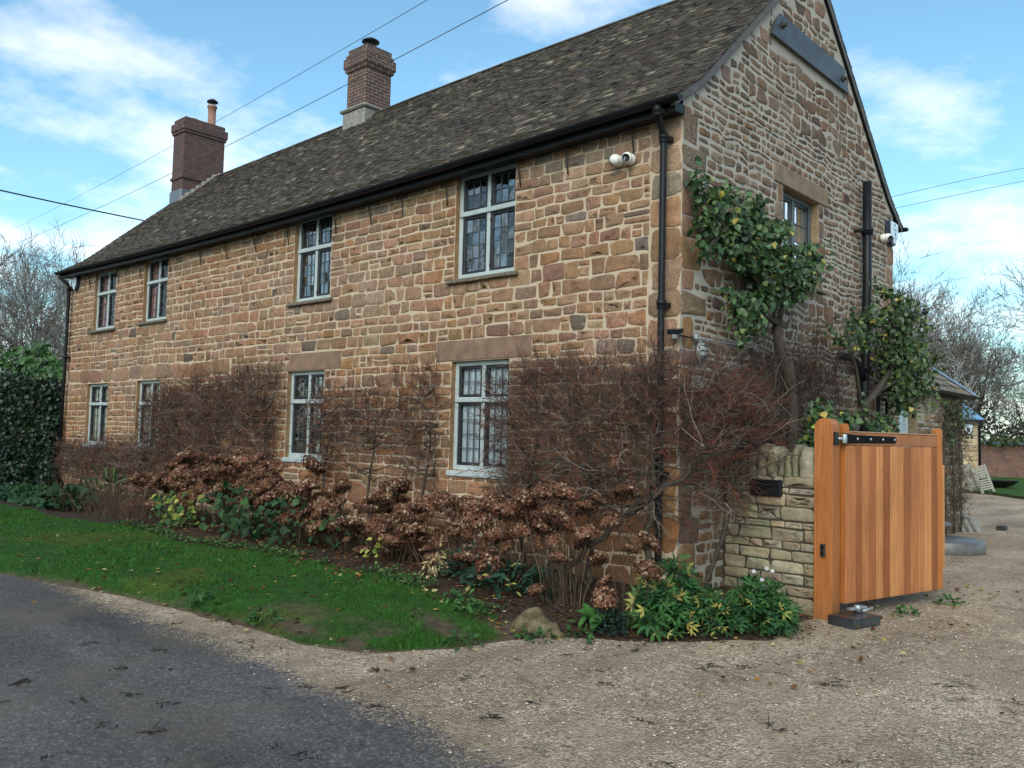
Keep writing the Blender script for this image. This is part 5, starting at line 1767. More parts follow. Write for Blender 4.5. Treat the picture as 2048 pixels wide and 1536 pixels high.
B1 = [(.16, .06, 4.42, .12), (.16, .20, 4.25, .13), (.18, .28, 4.02, .15), (.20, .50, 3.92, .20), (.20, .60, 4.38, .15), (.22, .72, 4.15, .18), (.24, .92, 4.0, .26), (.22, 1.22, 4.42, .17), (.22, 1.15, 4.2, .2), (.28, 1.3, 3.98, .30), (.28, 1.68, 4.0, .28),
      (.30, 1.6, 3.72, .34), (.30, 1.2, 3.72, .28), (.30, 2.0, 3.86, .26), (.30, 2.42, 3.78, .2), (.28, 2.75, 3.98, .17), (.28, 2.98, 4.06, .12), (.30, 2.2, 3.62, .28), (.28, 2.55, 3.66, .22), (.3, 2.75, 3.86, .16), (.22, .32, 3.72, .12), (.22, .10, 3.72, .09), (.28, .85, 3.72, .18),
      (.32, .82, 3.12, .20), (.32, 1.12, 3.12, .22), (.32, .85, 2.88, .17), (.32, 1.42, 3.28, .18), (.32, 2.0, 3.36, .15), (.3, 1.95, 4.25, .17), (.32, 1.1, 2.9, .14), (.32, .60, 3.22, .12), (.3, 1.75, 3.4, .18)]
g = Geo()
blob_leaves(g, B1, 3700, .076, LG, OUT, xmin=.03, yel=.035, shell=.1, sprig=.10)
g.build('foliage', M['leaf'], e)

e = empty('evergreen_climber', (.3, 3.95, -.1), 'bushy evergreen climber around the black soil pipe at the gable far end', 'climber')
g = Geo()
g.tube([(.35, 3.55, -.2), (.4, 3.7, .8), (.4, 3.85, 1.5), (.42, 4.2, 2.05), (.45, 4.75, 2.35), (.5, 5.2, 2.7)], [.07, .065, .06, .055, .05, .035], 8)
for pts in ([(.45, 4.75, 2.35), (.5, 5.3, 2.5), (.55, 5.9, 2.9)], [(.5, 5.2, 2.7), (.5, 5.2, 3.2), (.5, 5.1, 3.7)], [(.42, 4.2, 2.05), (.4, 4.1, 2.6), (.4, 3.8, 3.0)], [(.5, 5.2, 2.7), (.55, 5.7, 3.3), (.5, 5.9, 3.8)]):
    g.tube(pts, np.linspace(.035, .01, len(pts)), 6)
g.build('trunk', M['bark'], e)
B2 = [(.5, 5.55, 3.7, .26), (.5, 5.1, 3.55, .28), (.5, 5.9, 3.5, .34), (.5, 5.4, 3.2, .40), (.5, 6.2, 3.1, .36), (.5, 5.8, 2.8, .42), (.55, 6.4, 2.8, .34), (.5, 5.2, 2.85, .30), (.5, 6.1, 2.45, .38), (.5, 5.5, 2.5, .36), (.5, 5.7, 2.2, .24),
      (.45, 4.6, 3.4, .20), (.4, 4.0, 3.15, .18), (.35, 3.6, 2.98, .18), (.4, 4.4, 3.1, .2), (.5, 5.0, 3.85, .14), (.5, 4.1, 2.0, .16)]
g = Geo()
blob_leaves(g, B2, 3300, .072, [(.030, .062, .022), (.042, .080, .026), (.060, .10, .032), (.085, .12, .038), (.020, .044, .017)], OUT, xmin=.06, yel=.045, shell=.1, sprig=.14)
g.build('foliage', M['leaf'], e)

e = empty('evergreen_shrub', (.6, 2.6, -.1), 'small evergreen bush showing just above the low wall and gate post', 'shrub')
g = Geo()
g.tube([(.55, 2.6, -.2), (.6, 2.6, 1.2), (.5, 2.55, 1.9)], [.03, .025, .01], 6)
g.tube([(.6, 2.6, 1.0), (.55, 3.6, 1.7)], [.02, .01], 6)
g.build('stem', M['bark'], e)
g = Geo()
blob_leaves(g, [(.5, 2.45, 1.72, .24), (.5, 2.65, 1.95, .20), (.55, 2.5, 1.4, .28), (.5, 3.0, 1.82, .16), (.5, 3.55, 1.92, .14), (.5, 4.6, 1.82, .22), (.5, 5.0, 1.85, .18), (.55, 3.9, 1.55, .25)], 1100, .082, LG, OUT, xmin=.05, yel=.08, shell=.25)
g.build('foliage', M['leaf'], e)

# bare vines on the gable
e = empty('bare_climber', (.1, 3.0, -.1), 'thin dark leafless vine over the middle of the gable wall', 'climber')
g = Geo()
def gclamp(q):
    q[:, 0] = np.clip(q[:, 0], .03, .45)
    return q
m = 1100
py = np.concatenate([rv.normal(2.9, .75, 700), rv.normal(1.7, .5, 400)])
P_ = np.stack([rv.uniform(.04, .25, m), py, np.concatenate([rv.normal(2.3, .35, 700), rv.uniform(1.5, 2.6, 400)])], 1)
D_ = np.stack([rv.normal(.05, .15, m), rv.normal(.5, .8, m), rv.normal(.15, .5, m)], 1)
twigs(g, P_, D_, rv.uniform(.2, .6, m), rv.uniform(.003, .0055, m), pick(TW, m, rv, .2) * .8, 4, .25, 2, gclamp)
m = 60
P_ = np.stack([np.full(m, .04), rv.uniform(.7, 4.6, m), rv.uniform(1.5, 2.6, m)], 1)
twigs(g, P_, np.stack([0 * P_[:, 0], rv.normal(0, .15, m), np.ones(m)], 1), rv.uniform(.5, 1.3, m), rv.uniform(.004, .007, m), pick(TWRED + TW, m, rv, .2) * .7, 6, .12, 1, gclamp, sideL=.12)
g.build('twigs', M['twig'], e)

# climber on the side wing
e = empty('bare_climber', (-.4, 11.9, GZ), 'wiry half bare climber hanging on the side wing wall', 'climber')
g = Geo()
m = 420
P_ = np.stack([rv.uniform(-.47, -.3, m), np.clip(rv.normal(11.7, .6, m), 10.2, 12.7), rv.uniform(-.1, 2.5, m)], 1)
def eclamp(q):
    q[:, 0] = np.clip(q[:, 0], -.48, -.15)
    return q
twigs(g, P_, unit(m) + V3(0, 0, .5), rv.uniform(.25, .6, m), .007, pick([(.09, .075, .06), (.12, .10, .08), (.06, .05, .04)], m, rv), 4, .3, 2, eclamp)
for y_ in (11.2, 11.8, 12.3):
    g.tube([(-.42, y_, GZ), (-.44, y_ + .1, .6), (-.43, y_ - .1, 1.5), (-.42, y_ + .15, 2.3)], [.025, .02, .016, .01], 6, col=(.07, .06, .05))
g.build('twigs', M['twig'], e)
g = Geo()
blob_leaves(g, [(-.36, 11.4, 2.15, .3), (-.36, 12.0, 2.25, .28), (-.36, 12.3, 1.9, .2), (-.36, 11.2, 1.7, .2)], 170, .09, [(.045, .07, .032), (.06, .09, .04)], (1, 0, .3), xmin=-.47)
g.build('foliage', M['leaf_matt'], e)

# ---- dried hydrangeas along the bed
DRY = [(.150, .066, .042), (.18, .082, .052), (.12, .053, .036), (.21, .105, .068), (.16, .068, .043)]
def head_mesh(seed):
    r_ = np.random.default_rng(seed)
    n = 400
    u = unit(n, r_)
    u[:, 2] = np.where(u[:, 2] < -.25, -u[:, 2], u[:, 2])
    u = norm(u)
    rad = .105 * r_.uniform(.55, 1.05, n)
    p = u * rad[:, None] * np.array([1.12, 1.12, .66])
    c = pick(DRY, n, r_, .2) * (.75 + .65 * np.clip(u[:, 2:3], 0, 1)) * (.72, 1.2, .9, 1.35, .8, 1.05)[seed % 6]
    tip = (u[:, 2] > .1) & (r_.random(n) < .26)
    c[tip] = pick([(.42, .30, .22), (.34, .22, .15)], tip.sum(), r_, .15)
    g = Geo()
    g.leaves(p, norm(np.cross(u, unit(n, r_))), norm(u + r_.normal(0, .55, (n, 3))), .0185 * r_.uniform(.6, 1.3, n), c, 'quad')
    m = 26
    g.segs(np.zeros((m, 3)) - V3(0, 0, .07), u[:m] * .085, np.full(m, .0022), np.full(m, .001), 3, 0, np.tile((.07, .045, .03), (m, 1)))
    o = g.build('flower_head', M['dry'])
    me = o.data
    bpy.data.objects.remove(o)
    return me
HEADS = [head_mesh(100 + i) for i in range(6)]
STEMC = [(.10, .065, .042), (.075, .048, .034), (.13, .09, .058), (.06, .04, .03)]
def hydrangea(label, x, y, heads, n_extra, spread, greens=None, hs=1.):
    zb = float(H(x, y))
    e = empty('dried_hydrangea', (x, y, zb), label, 'hydrangea', 'dried brown hydrangeas along the house bed')
    g = Geo()
    ends = []
    for (hx, hy, hz, s) in heads:
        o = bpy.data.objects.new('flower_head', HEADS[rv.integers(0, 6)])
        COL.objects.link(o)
        o.parent = e
        o.location = (hx - x, hy - y, hz - zb)
        o.rotation_euler = (rv.normal(.15, .35), rv.normal(0, .35), rv.uniform(0, 6.28))
        s2 = s * rv.uniform(.85, 1.15)
        o.scale = (s2, s2, s2 * rv.uniform(.85, 1.1))
        ends.append((hx, hy, hz - .05 * s))
    m = len(ends) + n_extra
    E_ = np.array(ends + [(x + rv.normal(0, spread), y + rv.normal(0, .22), zb + rv.uniform(.3, .75)) for _ in range(n_extra)]).reshape(-1, 3)
    S_ = np.stack([x + (E_[:, 0] - x) * .45 + rv.normal(0, .05, m), y + (E_[:, 1] - y) * .5 + rv.normal(0, .05, m), np.full(m, zb - .03)], 1)
    c = pick(STEMC, m, rv, .2)
    prev = S_
    for t in (.3, .6, .85, 1.):
        q = S_ + (E_ - S_) * np.array([t ** 1.3, t ** 1.3, t ** .95]) + rv.normal(0, .012 if t < 1 else 0, (m, 3))
        g.segs(prev, q, np.full(m, .0055 * (1.25 - .6 * t)), np.full(m, .0055 * (1.1 - .6 * t)), 4, 0, c)
        prev = q
    P0 = S_ + (E_ - S_) * rv.uniform(.3, .8, (m, 1))
    twigs(g, P0, unit(m) + V3(0, 0, .8), rv.uniform(.08, .25, m), .003, c, 2, .3, 0)
    g.build('stems', M['twig'], e)
    if greens:
        g = Geo()
        nl, box_, cols_, sz = greens
        pl_ = np.stack([rv.uniform(box_[0], box_[1], nl), rv.uniform(box_[2], box_[3], nl), zb + (box_[4] + (box_[5] - box_[4]) * rv.random(nl) ** 1.2)], 1)
        d = np.stack([rv.normal(0, .6, nl), rv.normal(-.5, .4, nl), rv.normal(-.45, .4, nl)], 1)
        nr = norm(np.stack([rv.normal(.2, .4, nl), rv.normal(-.6, .35, nl), rv.uniform(.3, 1, nl)], 1))
        g.leaves(pl_, d, nr, sz * rv.uniform(.6, 1.25, nl), pick(cols_, nl, rv, .2), 'heart', wid=.95)
        g.build('foliage', M['leaf_matt'], e)
    return e
def hd(x, y, sx, n, z0, z1, s0=.7, s1=1.7):
    out = []
    for _ in range(n * 30):
        if len(out) >= n: break
        hx, hy = x + rv.uniform(-sx, sx), y + rv.uniform(-.42, .30)
        k = 1 - .35 * ((hx - x) / sx) ** 2
        hz = z0 + (z1 - z0) * k * rv.random() ** .8 - .25 * max(0, (y - hy))
        if all((hx - q[0]) ** 2 + (hy - q[1]) ** 2 + (1.5 * (hz - q[2])) ** 2 > .032 for q in out):
            out.append((hx, hy, hz, rv.uniform(s0, s1)))
    return out
GR = [(.018, .050, .017), (.026, .072, .022), (.038, .09, .026), (.014, .040, .016)]
YG = [(.20, .22, .045), (.30, .29, .07), (.10, .15, .03)]
hydrangea('leftmost brown hydrangea, low heads beside the grassy dead stems', -10.2, -1.0, hd(-10.2, -1.0, .65, 15, .12, .82), 30, .4)
hydrangea('brown hydrangea with yellow green leaves at its foot', -8.9, -1.1, hd(-8.9, -1.1, .65, 22, .3, 1.14), 14, .4, (150, (-8.8, -7.9, -1.85, -1.3, .0, .55), YG + GR[1:3], .10))
hydrangea('tall brown hydrangea with heads rising against the dense wall shrub', -7.75, -1.0, hd(-7.75, -1.0, .62, 24, .3, 1.24), 10, .4, (60, (-7.6, -7.0, -1.7, -1.0, .05, .62), GR, .10))
hydrangea('brown hydrangea over deep green leaves left of the second lower window', -6.6, -1.05, hd(-6.6, -1.05, .62, 24, .35, 1.22), 10, .4, (150, (-6.9, -6.0, -1.75, -1.0, .05, .75), GR, .11))
hydrangea('brown hydrangea just beneath the second lower window', -5.45, -1.05, hd(-5.45, -1.05, .62, 22, .3, 1.14), 12, .4, (110, (-5.9, -5.0, -1.75, -1.0, .02, .68), GR, .10))
hydrangea('brown hydrangea to the right of the second lower window', -4.4, -1.05, hd(-4.4, -1.05, .6, 22, .1, 1.02), 34, .45, (45, (-4.8, -4.2, -1.6, -.9, .0, .5), GR, .10))
hydrangea('brown hydrangea between the two nearer lower windows', -3.4, -1.0, hd(-3.4, -1.0, .6, 22, .08, .98), 44, .45, (18, (-3.6, -3.15, -1.55, -1.3, .03, .32), YG, .075))
hydrangea('brown hydrangea left below the nearest lower window', -2.5, -1.0, hd(-2.5, -1.0, .55, 21, .1, .95), 46, .42)
hydrangea('brown hydrangea right below the nearest lower window', -1.6, -1.05, hd(-1.6, -1.05, .5, 18, .12, .95), 36, .4)
hydrangea('brown hydrangea with bundled bare stems behind the mossy rock', -.62, -1.15, [(-.55, -1.3, 1.0, 1.3), (-1.08, -1.3, .88, 1.15), (-.30, -1.25, .60, 1.2), (-.52, -1.3, .68, 1.1), (-.75, -1.2, .80, 1.2), (-.85, -1.3, .62, 1.1), (-.35, -1.15, .85, 1.1), (-.95, -1.2, .72, 1.1),
           (-.10, -1.3, .36, .85), (-.55, -1.35, .34, 1.0), (-.2, -1.2, .95, 1.0), (-.7, -1.1, .98, 1.1), (-1.1, -1.2, .7, 1.0), (-1.25, -1.15, .55, 1.2), (-.9, -1.2, .98, 1.3), (-.45, -1.1, .48, 1.2), (-.7, -1.25, .5, 1.1), (-1.0, -1.1, .45, 1.1), (-.15, -1.05, .75, 1.3), (-.6, -1.0, .82, 1.3), (-1.3, -1.0, .8, 1.3)], 34, .16)
hydrangea('nearest brown hydrangea, few round heads in front of the corner downpipe', .12, -1.15, [(.42, -1.2, .58, 1.15), (.50, -1.3, .34, 1.3), (.10, -1.45, .05, 1.3), (.10, -1.15, 1.02, 1.3), (.2, -1.2, .50, .7), (.02, -1.35, .18, .8), (-.72, -1.5, .02, .9)], 8, .15)

# ---- small plants
def clump(name, label, cat, x, y, n, r, h, size, cols, tpl='simple', stems=0, group=None, mat='leaf_matt', up=.5, wid=1., flat=1.):
    zb = float(H(x, y))
    e = empty(name, (x, y, zb), label, cat, group)
    u = unit(n)
    u[:, 2] = np.abs(u[:, 2])
    rr = rv.uniform(.55, 1.05, n)[:, None]
    p = V3(x, y, zb + .02) + u * rr * np.array([r, r * flat, h])
    d = norm(u * np.array([1, 1, .3]) + rv.normal(0, .5, (n, 3)) - V3(0, 0, .35 - up * .5))
    nr = norm(u * .5 + V3(.15, -.25, .8) + rv.normal(0, .35, (n, 3)))
    g = Geo()
    g.leaves(p, d, nr, size * rv.uniform(.6, 1.25, n), pick(cols, n, rv, .2), tpl, wid=wid)
    g.build('foliage', M[mat], e)
    if stems:
        g = Geo()
        i = rv.choice(n, min(stems, n), replace=False)
        s0 = V3(x, y, zb - .02) + rv.normal(0, r * .2, (len(i), 3)) * np.array([1, 1, 0])
        g.segs(s0, p[i], np.full(len(i), .004), np.full(len(i), .002), 4, 0, np.tile((.05, .06, .03), (len(i), 1)))
        g.build('stems', M['twig'], e)
    return e
HB = [(.016, .050, .030), (.022, .062, .036), (.012, .034, .024)]
clump('hellebore', 'dark green low plant beneath the nearest hydrangeas, left of three', 'plant', -2.0, -1.15, 170, .34, .30, .13, HB, 'simple', 20, 'dark green low plants at the bed edge', wid=.6)
clump('hellebore', 'dark green low plant with a few yellow flowers, middle of three', 'plant', -1.45, -1.25, 190, .34, .32, .13, HB + HB + [(.35, .33, .09)], 'simple', 20, 'dark green low plants at the bed edge', wid=.6)
clump('hellebore', 'dark green low plant close behind the mossy rock', 'plant', -.98, -1.0, 150, .28, .28, .12, HB, 'simple', 20, 'dark green low plants at the bed edge', wid=.6)
clump('withered_plant', 'cream withered leaves standing at the bed edge', 'plant', -2.3, -1.45, 70, .16, .34, .10, [(.40, .32, .17), (.46, .38, .22), (.30, .24, .11)], 'simple', 12, up=-1., wid=.5)
clump('box_ball', 'small round clipped dark bush beside the drive edge', 'shrub', .14, -1.42, 900, .155, .27, .034, [(.018, .042, .032), (.024, .055, .038), (.012, .028, .022)], 'simple')
clump('foxglove', 'broad leaved bright green rosette beside the mossy rock', 'plant', -.08, -1.48, 16, .13, .16, .17, [(.05, .14, .03), (.06, .16, .035), (.04, .11, .025)], 'heart', up=1.2, wid=.7)
AN = [(.03, .092, .030), (.042, .12, .036), (.024, .072, .028), (.055, .135, .036)]
AY = [(.34, .28, .07), (.38, .31, .11), (.24, .24, .06)]
def anemone(label, x, y, n, r, h, ny, tpl='tri', size=.15):
    zb = float(H(x, y))
    e = clump('garden_anemone', label, 'plant', x, y, int(n * 2.4), r, h, size * .78, AN, 'tri', 40, 'leafy green plants by the gate wall')
    g = Geo()
    u = unit(ny); u[:, 2] = np.abs(u[:, 2])
    p = V3(x, y - .03, zb + .03) + u * np.array([r, r, h * .95]) * rv.uniform(.85, 1.08, (ny, 1))
    p[:, 1] -= .04
    g.leaves(p, norm(u + rv.normal(0, .5, (ny, 3)) - V3(0, 0, .5)), norm(V3(.3, -.7, .6) + rv.normal(0, .3, (ny, 3))), size * .6 * rv.uniform(.6, 1.2, ny), pick(AY, ny, rv, .15), 'tri')
    g.build('yellow_leaves', M['leaf_matt'], e)
    return e
anemone('leafy plant with large yellowing leaves next to the round bush', .46, -1.02, 120, .30, .46, 26)
anemone('leafy plant against the house corner, tall with drooping leaves', .28, -.55, 120, .34, .50, 8)
anemone('yellow speckled leafy plant in the middle of the drive edge bed', .78, -.62, 90, .28, .36, 32, size=.12)
e = anemone('dark leafy plant with white flowers at the foot of the low wall', 1.02, -.12, 230, .34, .47, 8, size=.14)
g = Geo()
fl = np.array([(.93, -.06, .27), (1.10, .0, .29), (1.03, -.08, .20), (1.05, -.02, .31)])
for p in fl:
    k = 6
    a = np.arange(k) * 2 * math.pi / k + rv.random()
    fx = V3(.75, .65, 0); fn_ = norm(V3(.4, -.8, .45)); fy = np.cross(fn_, fx)
    dd = np.cos(a)[:, None] * fx + np.sin(a)[:, None] * fy
    g.leaves(np.tile(p, (k, 1)), dd, np.tile(fn_, (k, 1)), .024, np.tile((.50, .47, .49), (k, 1)), 'heart', wid=1.1)
g.segs(fl * 0 + V3(1.02, .0, -.2) + (fl - V3(1.02, 0, 0)) * np.array([.3, .3, 0]), fl - V3(0, 0, .005), np.full(4, .004), np.full(4, .0025), 4, 0, np.tile((.05, .09, .03), (4, 1)))
g.build('white_flowers', M['leaf_matt'], e)
# left end of the bed
clump('leafy_plant', 'mounded green leafy plant at the left end of the bed', 'plant', -12.3, -1.75, 420, .85, .36, .15, [(.018, .06, .024), (.026, .078, .03), (.014, .044, .02)], 'heart', 0, flat=.55)
clump('spiky_plant', 'pale green spiky plant rising behind the left leafy mound', 'plant', -12.0, -1.2, 90, .4, .62, .28, [(.06, .085, .035), (.09, .11, .04), (.04, .07, .03)], 'simple', 0, up=1.3, wid=.35)
e = empty('dead_stems', (-10.9, -1.2, -.05), 'tuft of thin dead stalks left of the hydrangeas', 'plant')
g = Geo()
m = 750
P_ = np.stack([rv.uniform(-12.9, -8.9, m), rv.uniform(-2.1, -.7, m), np.full(m, -.14)], 1)
twigs(g, P_, np.stack([rv.normal(0, .28, m), rv.normal(-.05, .2, m), np.ones(m)], 1), rv.uniform(.35, .75, m), .005, pick([(.10, .062, .042), (.13, .085, .058), (.07, .045, .034)], m, rv), 3, .12, 1)
g.build('stalks', M['twig'], e)
# ivy ground cover at the far left
g = Geo()
m = 2600
px, py = rv.uniform(-19.5, -12.8, m), rv.uniform(-2.3, -.7, m)
py = np.minimum(py, -0.75)
P_ = np.stack([px, py, H(px, py) + rv.uniform(.02, .26, m) * (.5 + fnoise(px * 1.3, py * 2))], 1)
g.leaves(P_, unit(m) - V3(0, .3, .3), norm(V3(.3, -.4, .9) + rv.normal(0, .4, (m, 3))), .10 * rv.uniform(.6, 1.2, m), pick([(.02, .06, .022), (.03, .085, .03), (.014, .04, .018)], m, rv), 'heart')
tag(g.build('ground_ivy', M['leaf_matt']), 'low ivy ground cover at the foot of the hedge', 'ground cover', kind='stuff')

g = Geo()
m = 2600
px = rv.uniform(-9.5, -.9, m)
py = np.interp(px, BED[:, 0], BED[:, 1]) + np.abs(rv.normal(0, .16, m)) - .06
keep = fnoise(px * 1.8, py * 1.5) > -.06
px, py = px[keep], py[keep]
m = len(px)
g.leaves(np.stack([px, py, H(px, py) + rv.uniform(.005, .07, m)], 1), unit(m) * np.array([1, 1, .4]), norm(V3(.1, -.3, .9) + rv.normal(0, .35, (m, 3))), .055 * rv.uniform(.5, 1.3, m), pick([(.03, .085, .022), (.045, .11, .028), (.022, .06, .02), (.10, .13, .04)], m, rv), 'simple', wid=.9)
tag(g.build('bed_weeds', M['leaf_matt']), 'tiny green weeds along the edge of the flower bed', 'weeds', kind='stuff')

# mossy rock
e = empty('field_stone', (-.42, -1.80, float(H(-.42, -1.80))), 'pyramid shaped mossy stone at the corner of the lawn', 'rock')
bm_v, nu, nv = [], 18, 10
rr_ = np.random.default_rng(3)
for j in range(nv):
    t = j / (nv - 1)
    th = np.linspace(0, 2 * math.pi, nu, endpoint=False)
    R_ = (1 - t ** 2.2) ** .8 * (1 + .13 * np.cos(3 * th + .6) + .07 * np.cos(5 * th)) * (1 - .25 * t) + .10 * t
    bm_v.append(np.stack([-.46 + .31 * R_ * np.cos(th) + .05 * t, -1.80 + .22 * R_ * np.sin(th), float(H(-.46, -1.80)) - .09 + .25 * t + .03 * np.cos(th * 2) * (1 - t) - .05 * t * np.cos(th)], 1) + rr_.normal(0, .010, (nu, 3)))
i = np.arange(nu)
g = Geo()
g.add(np.concatenate(bm_v), [np.concatenate([np.stack([i + j * nu, (i + 1) % nu + j * nu, (i + 1) % nu + (j + 1) * nu, i + (j + 1) * nu], 1) for j in range(nv - 1)]), (i + (nv - 1) * nu)[None]], 0, (1, 1, 1), True)
g.build('stone_body', M['rock'], e)

# weeds along the verge edge
for k, (x, y, lab) in enumerate([(-.95, -2.2, 'bright weed rosette just left of the mossy rock'), (-.22, -2.05, 'bright weed clump in front of the mossy rock'), (.02, -1.72, 'bright weed clump between the mossy rock and the round bush'), (-.5, -2.75, 'tiny weed at the gravel edge of the lawn'), (-1.35, -2.0, 'small weed at the edge of bed and lawn'),
                                 (1.75, 1.9, 'weed tuft on the gravel under the middle of the gate'), (1.9, 3.0, 'weed tuft on the gravel under the gate end'), (-2.3, -3.62, 'grey green weed on the road bank'), (-3.3, -3.70, 'larger weed patch on the road bank')]):
    clump('weed', lab, 'weed', x, y, 46, .15, .10, .085, [(.035, .10, .025), (.05, .12, .03), (.028, .075, .024)], 'simple', 0, 'small green weeds along the verge', wid=.7)

# ---- grass
m = 150000
gx = -1.0 - 17 * rv.random(m) ** 1.7
gx = np.where(rv.random(m) < .12, rv.uniform(-2.5, -.5, m), gx)
gx += .6 * rv.random(m)
gy = rv.uniform(-5.2, -1.7, m)
keep = is_lawn(gx, gy) & (edge_dist(gx, gy) > .02 + .1 * (fnoise(gx * 3, gy * 3))) & (rv.random(m) > mudmask(gx, gy) * 1.15)
gx, gy = gx[keep], gy[keep]
m = len(gx)
tall = .55 + 1.1 * sstep(-.1, .3, fnoise(gx * 1.7, gy * 1.7)) + 1.1 * sstep(.35, .05, edge_dist(gx, gy)) * (rv.random(m) < .5) + .7 * sstep(.15, .3, fnoise(gx * 4 + 5, gy * 4))
P_ = np.stack([gx, gy, H(gx, gy) - .004], 1)
d = np.stack([rv.normal(0, .45, m), rv.normal(0, .45, m), np.ones(m)], 1)
g = Geo()
dryb = sstep(.0, .3, fnoise(gx * .9, gy * 1.2 + 30))[:, None]
cc = pick([(.034, .125, .018), (.044, .152, .022), (.027, .096, .015), (.066, .165, .028)], m, rv, .18)
moss = sstep(.02, .2, fnoise(gx * 2.3 + 11, gy * 2.6))[:, None]
cc = cc * (1 - .6 * dryb) + np.array([.085, .115, .024]) * .6 * dryb
cc = cc * (1 - .4 * moss) + np.array([.035, .075, .03]) * .4 * moss
far = np.clip((-gx - 2) / 10, 0, 1)
g.leaves(P_, d, unit(m), .030 * tall * rv.uniform(.6, 1.3, m), cc, 'blade', wid=1.)
gv = g.v[0].reshape(m, 3, 3)
half = (gv[:, 1] - gv[:, 0]) / 2
mid = (gv[:, 1] + gv[:, 0]) / 2
w_ = (.0035 + .006 * far)[:, None] / (np.linalg.norm(half, axis=1, keepdims=True) + 1e-9)
gv[:, 0], gv[:, 1] = mid - half * w_, mid + half * w_
g.v[0] = gv.reshape(-1, 3)
tag(g.build('grass', M['grassblade']), 'short mown green grass on the roadside verge', 'grass', kind='stuff')

# ---- fallen leaves, twigs and loose stones
def gh(x, y):
    return np.maximum(H(x, y), GZ + .012)
m = 1400
lx = np.concatenate([rv.uniform(-9, 0, 260), rv.uniform(-.6, 2.2, 330), rv.uniform(1.1, 2.5, 420), rv.uniform(-6, 5, 120), rv.uniform(-9, -.3, 1500)])
ly = np.concatenate([rv.uniform(-4.4, -2, 260), rv.uniform(-2.0, .9, 330), rv.uniform(-.4, 4.6, 420), rv.uniform(-7, -1, 120), rv.uniform(-2.2, -1.0, 1500)])
ok = (edge_dist(lx, ly) > -.35) | (rv.random(len(lx)) < .35)
lx, ly = lx[ok], ly[ok]
m = len(lx)
bedm = (~is_lawn(lx, ly)) & (edge_dist(lx, ly) > 0)
c = pick([(.11, .05, .025), (.16, .08, .035), (.08, .038, .022)], m, rv, .2)
yl = (rv.random(m) < np.where(bedm, .12, .42))
c[yl] = pick([(.38, .27, .07), (.46, .38, .20), (.34, .17, .04)], yl.sum(), rv, .15)
g = Geo()
g.leaves(np.stack([lx, ly, gh(lx, ly) + .012], 1), unit(m) * np.array([1, 1, .15]), norm(V3(0, 0, 1) + rv.normal(0, .3, (m, 3))), .052 * rv.uniform(.5, 1.3, m), c, 'heart', wid=.8)
tag(g.build('fallen_leaves', M['dry']), 'yellow and brown fallen leaves scattered over verge and gravel', 'fallen leaves', kind='stuff')
m = 85
tx, ty = rv.uniform(-3, 4.2, m), rv.uniform(-7.2, -.6, m)
ok = edge_dist(tx, ty) < -.05
tx, ty = tx[ok], ty[ok]
g = Geo()
for a_, b_ in zip(tx, ty):
    k = rv.integers(3, 9)
    pp = np.stack([a_ + rv.normal(0, .035, k), b_ + rv.normal(0, .035, k), np.full(k, GZ + .012)], 1)
    dd = norm(np.stack([rv.normal(0, 1, k), rv.normal(0, 1, k), rv.normal(0, .08, k)], 1))
    g.segs(pp, pp + dd * rv.uniform(.02, .085, (k, 1)), np.full(k, .004), np.full(k, .0025), 4, 0, pick([(.028, .022, .018), (.045, .034, .026), (.02, .017, .015)], k, rv))
    if rv.random() < .5:
        g.leaves(pp, dd, norm(V3(0, 0, 1) + rv.normal(0, .4, (k, 3))), .04 * rv.uniform(.5, 1.2, k), pick([(.035, .025, .018), (.05, .034, .022)], k, rv), 'simple')
tag(g.build('leaf_litter', M['twig']), 'dark broken twigs and rotted leaves on road and drive', 'debris', kind='stuff')
m = 9000
sx, sy = rv.uniform(-1.2, 5.0, m), rv.uniform(-6.2, 3.5, m)
ok = (edge_dist(sx, sy) < -.0) & (sy > road_y(sx) - .5 * rv.random(m) ** 3) & (rv.random(m) < .25 + 1.4 * np.clip(fnoise(sx * 1.2, sy * 1.2) + .25, 0, 1))
sx, sy = sx[ok], sy[ok]
m = len(sx)
o8 = np.array([(1, 0, 0), (0, 1, 0), (-1, 0, 0), (0, -1, 0), (0, 0, .7), (0, 0, -.6)], float)
f8 = np.array([(0, 1, 4), (1, 2, 4), (2, 3, 4), (3, 0, 4), (1, 0, 5), (2, 1, 5), (3, 2, 5), (0, 3, 5)])
sz = rv.uniform(.005, .0135, m)
v = o8[None] * sz[:, None, None] * rv.uniform(.6, 1.3, (m, 6, 1))
an = rv.uniform(0, 6.28, m)
ca, sa = np.cos(an)[:, None], np.sin(an)[:, None]
v = np.stack([v[..., 0] * ca - v[..., 1] * sa, v[..., 0] * sa + v[..., 1] * ca, v[..., 2]], -1) + np.stack([sx, sy, np.full(m, GZ + .006)], 1)[:, None]
g = Geo()
g.add(v.reshape(-1, 3), [(f8[None] + (np.arange(m) * 6)[:, None, None]).reshape(-1, 3)], 0, np.repeat(pick([(.36, .285, .215), (.42, .345, .265), (.28, .215, .16), (.50, .43, .345), (.21, .16, .12)], m, rv, .15), 6, 0))
tag(g.build('loose_gravel', m_attr('loose stones', .9, .2, 60, spec=.2)), 'loose tan stones scattered on the drive', 'gravel', kind='stuff')

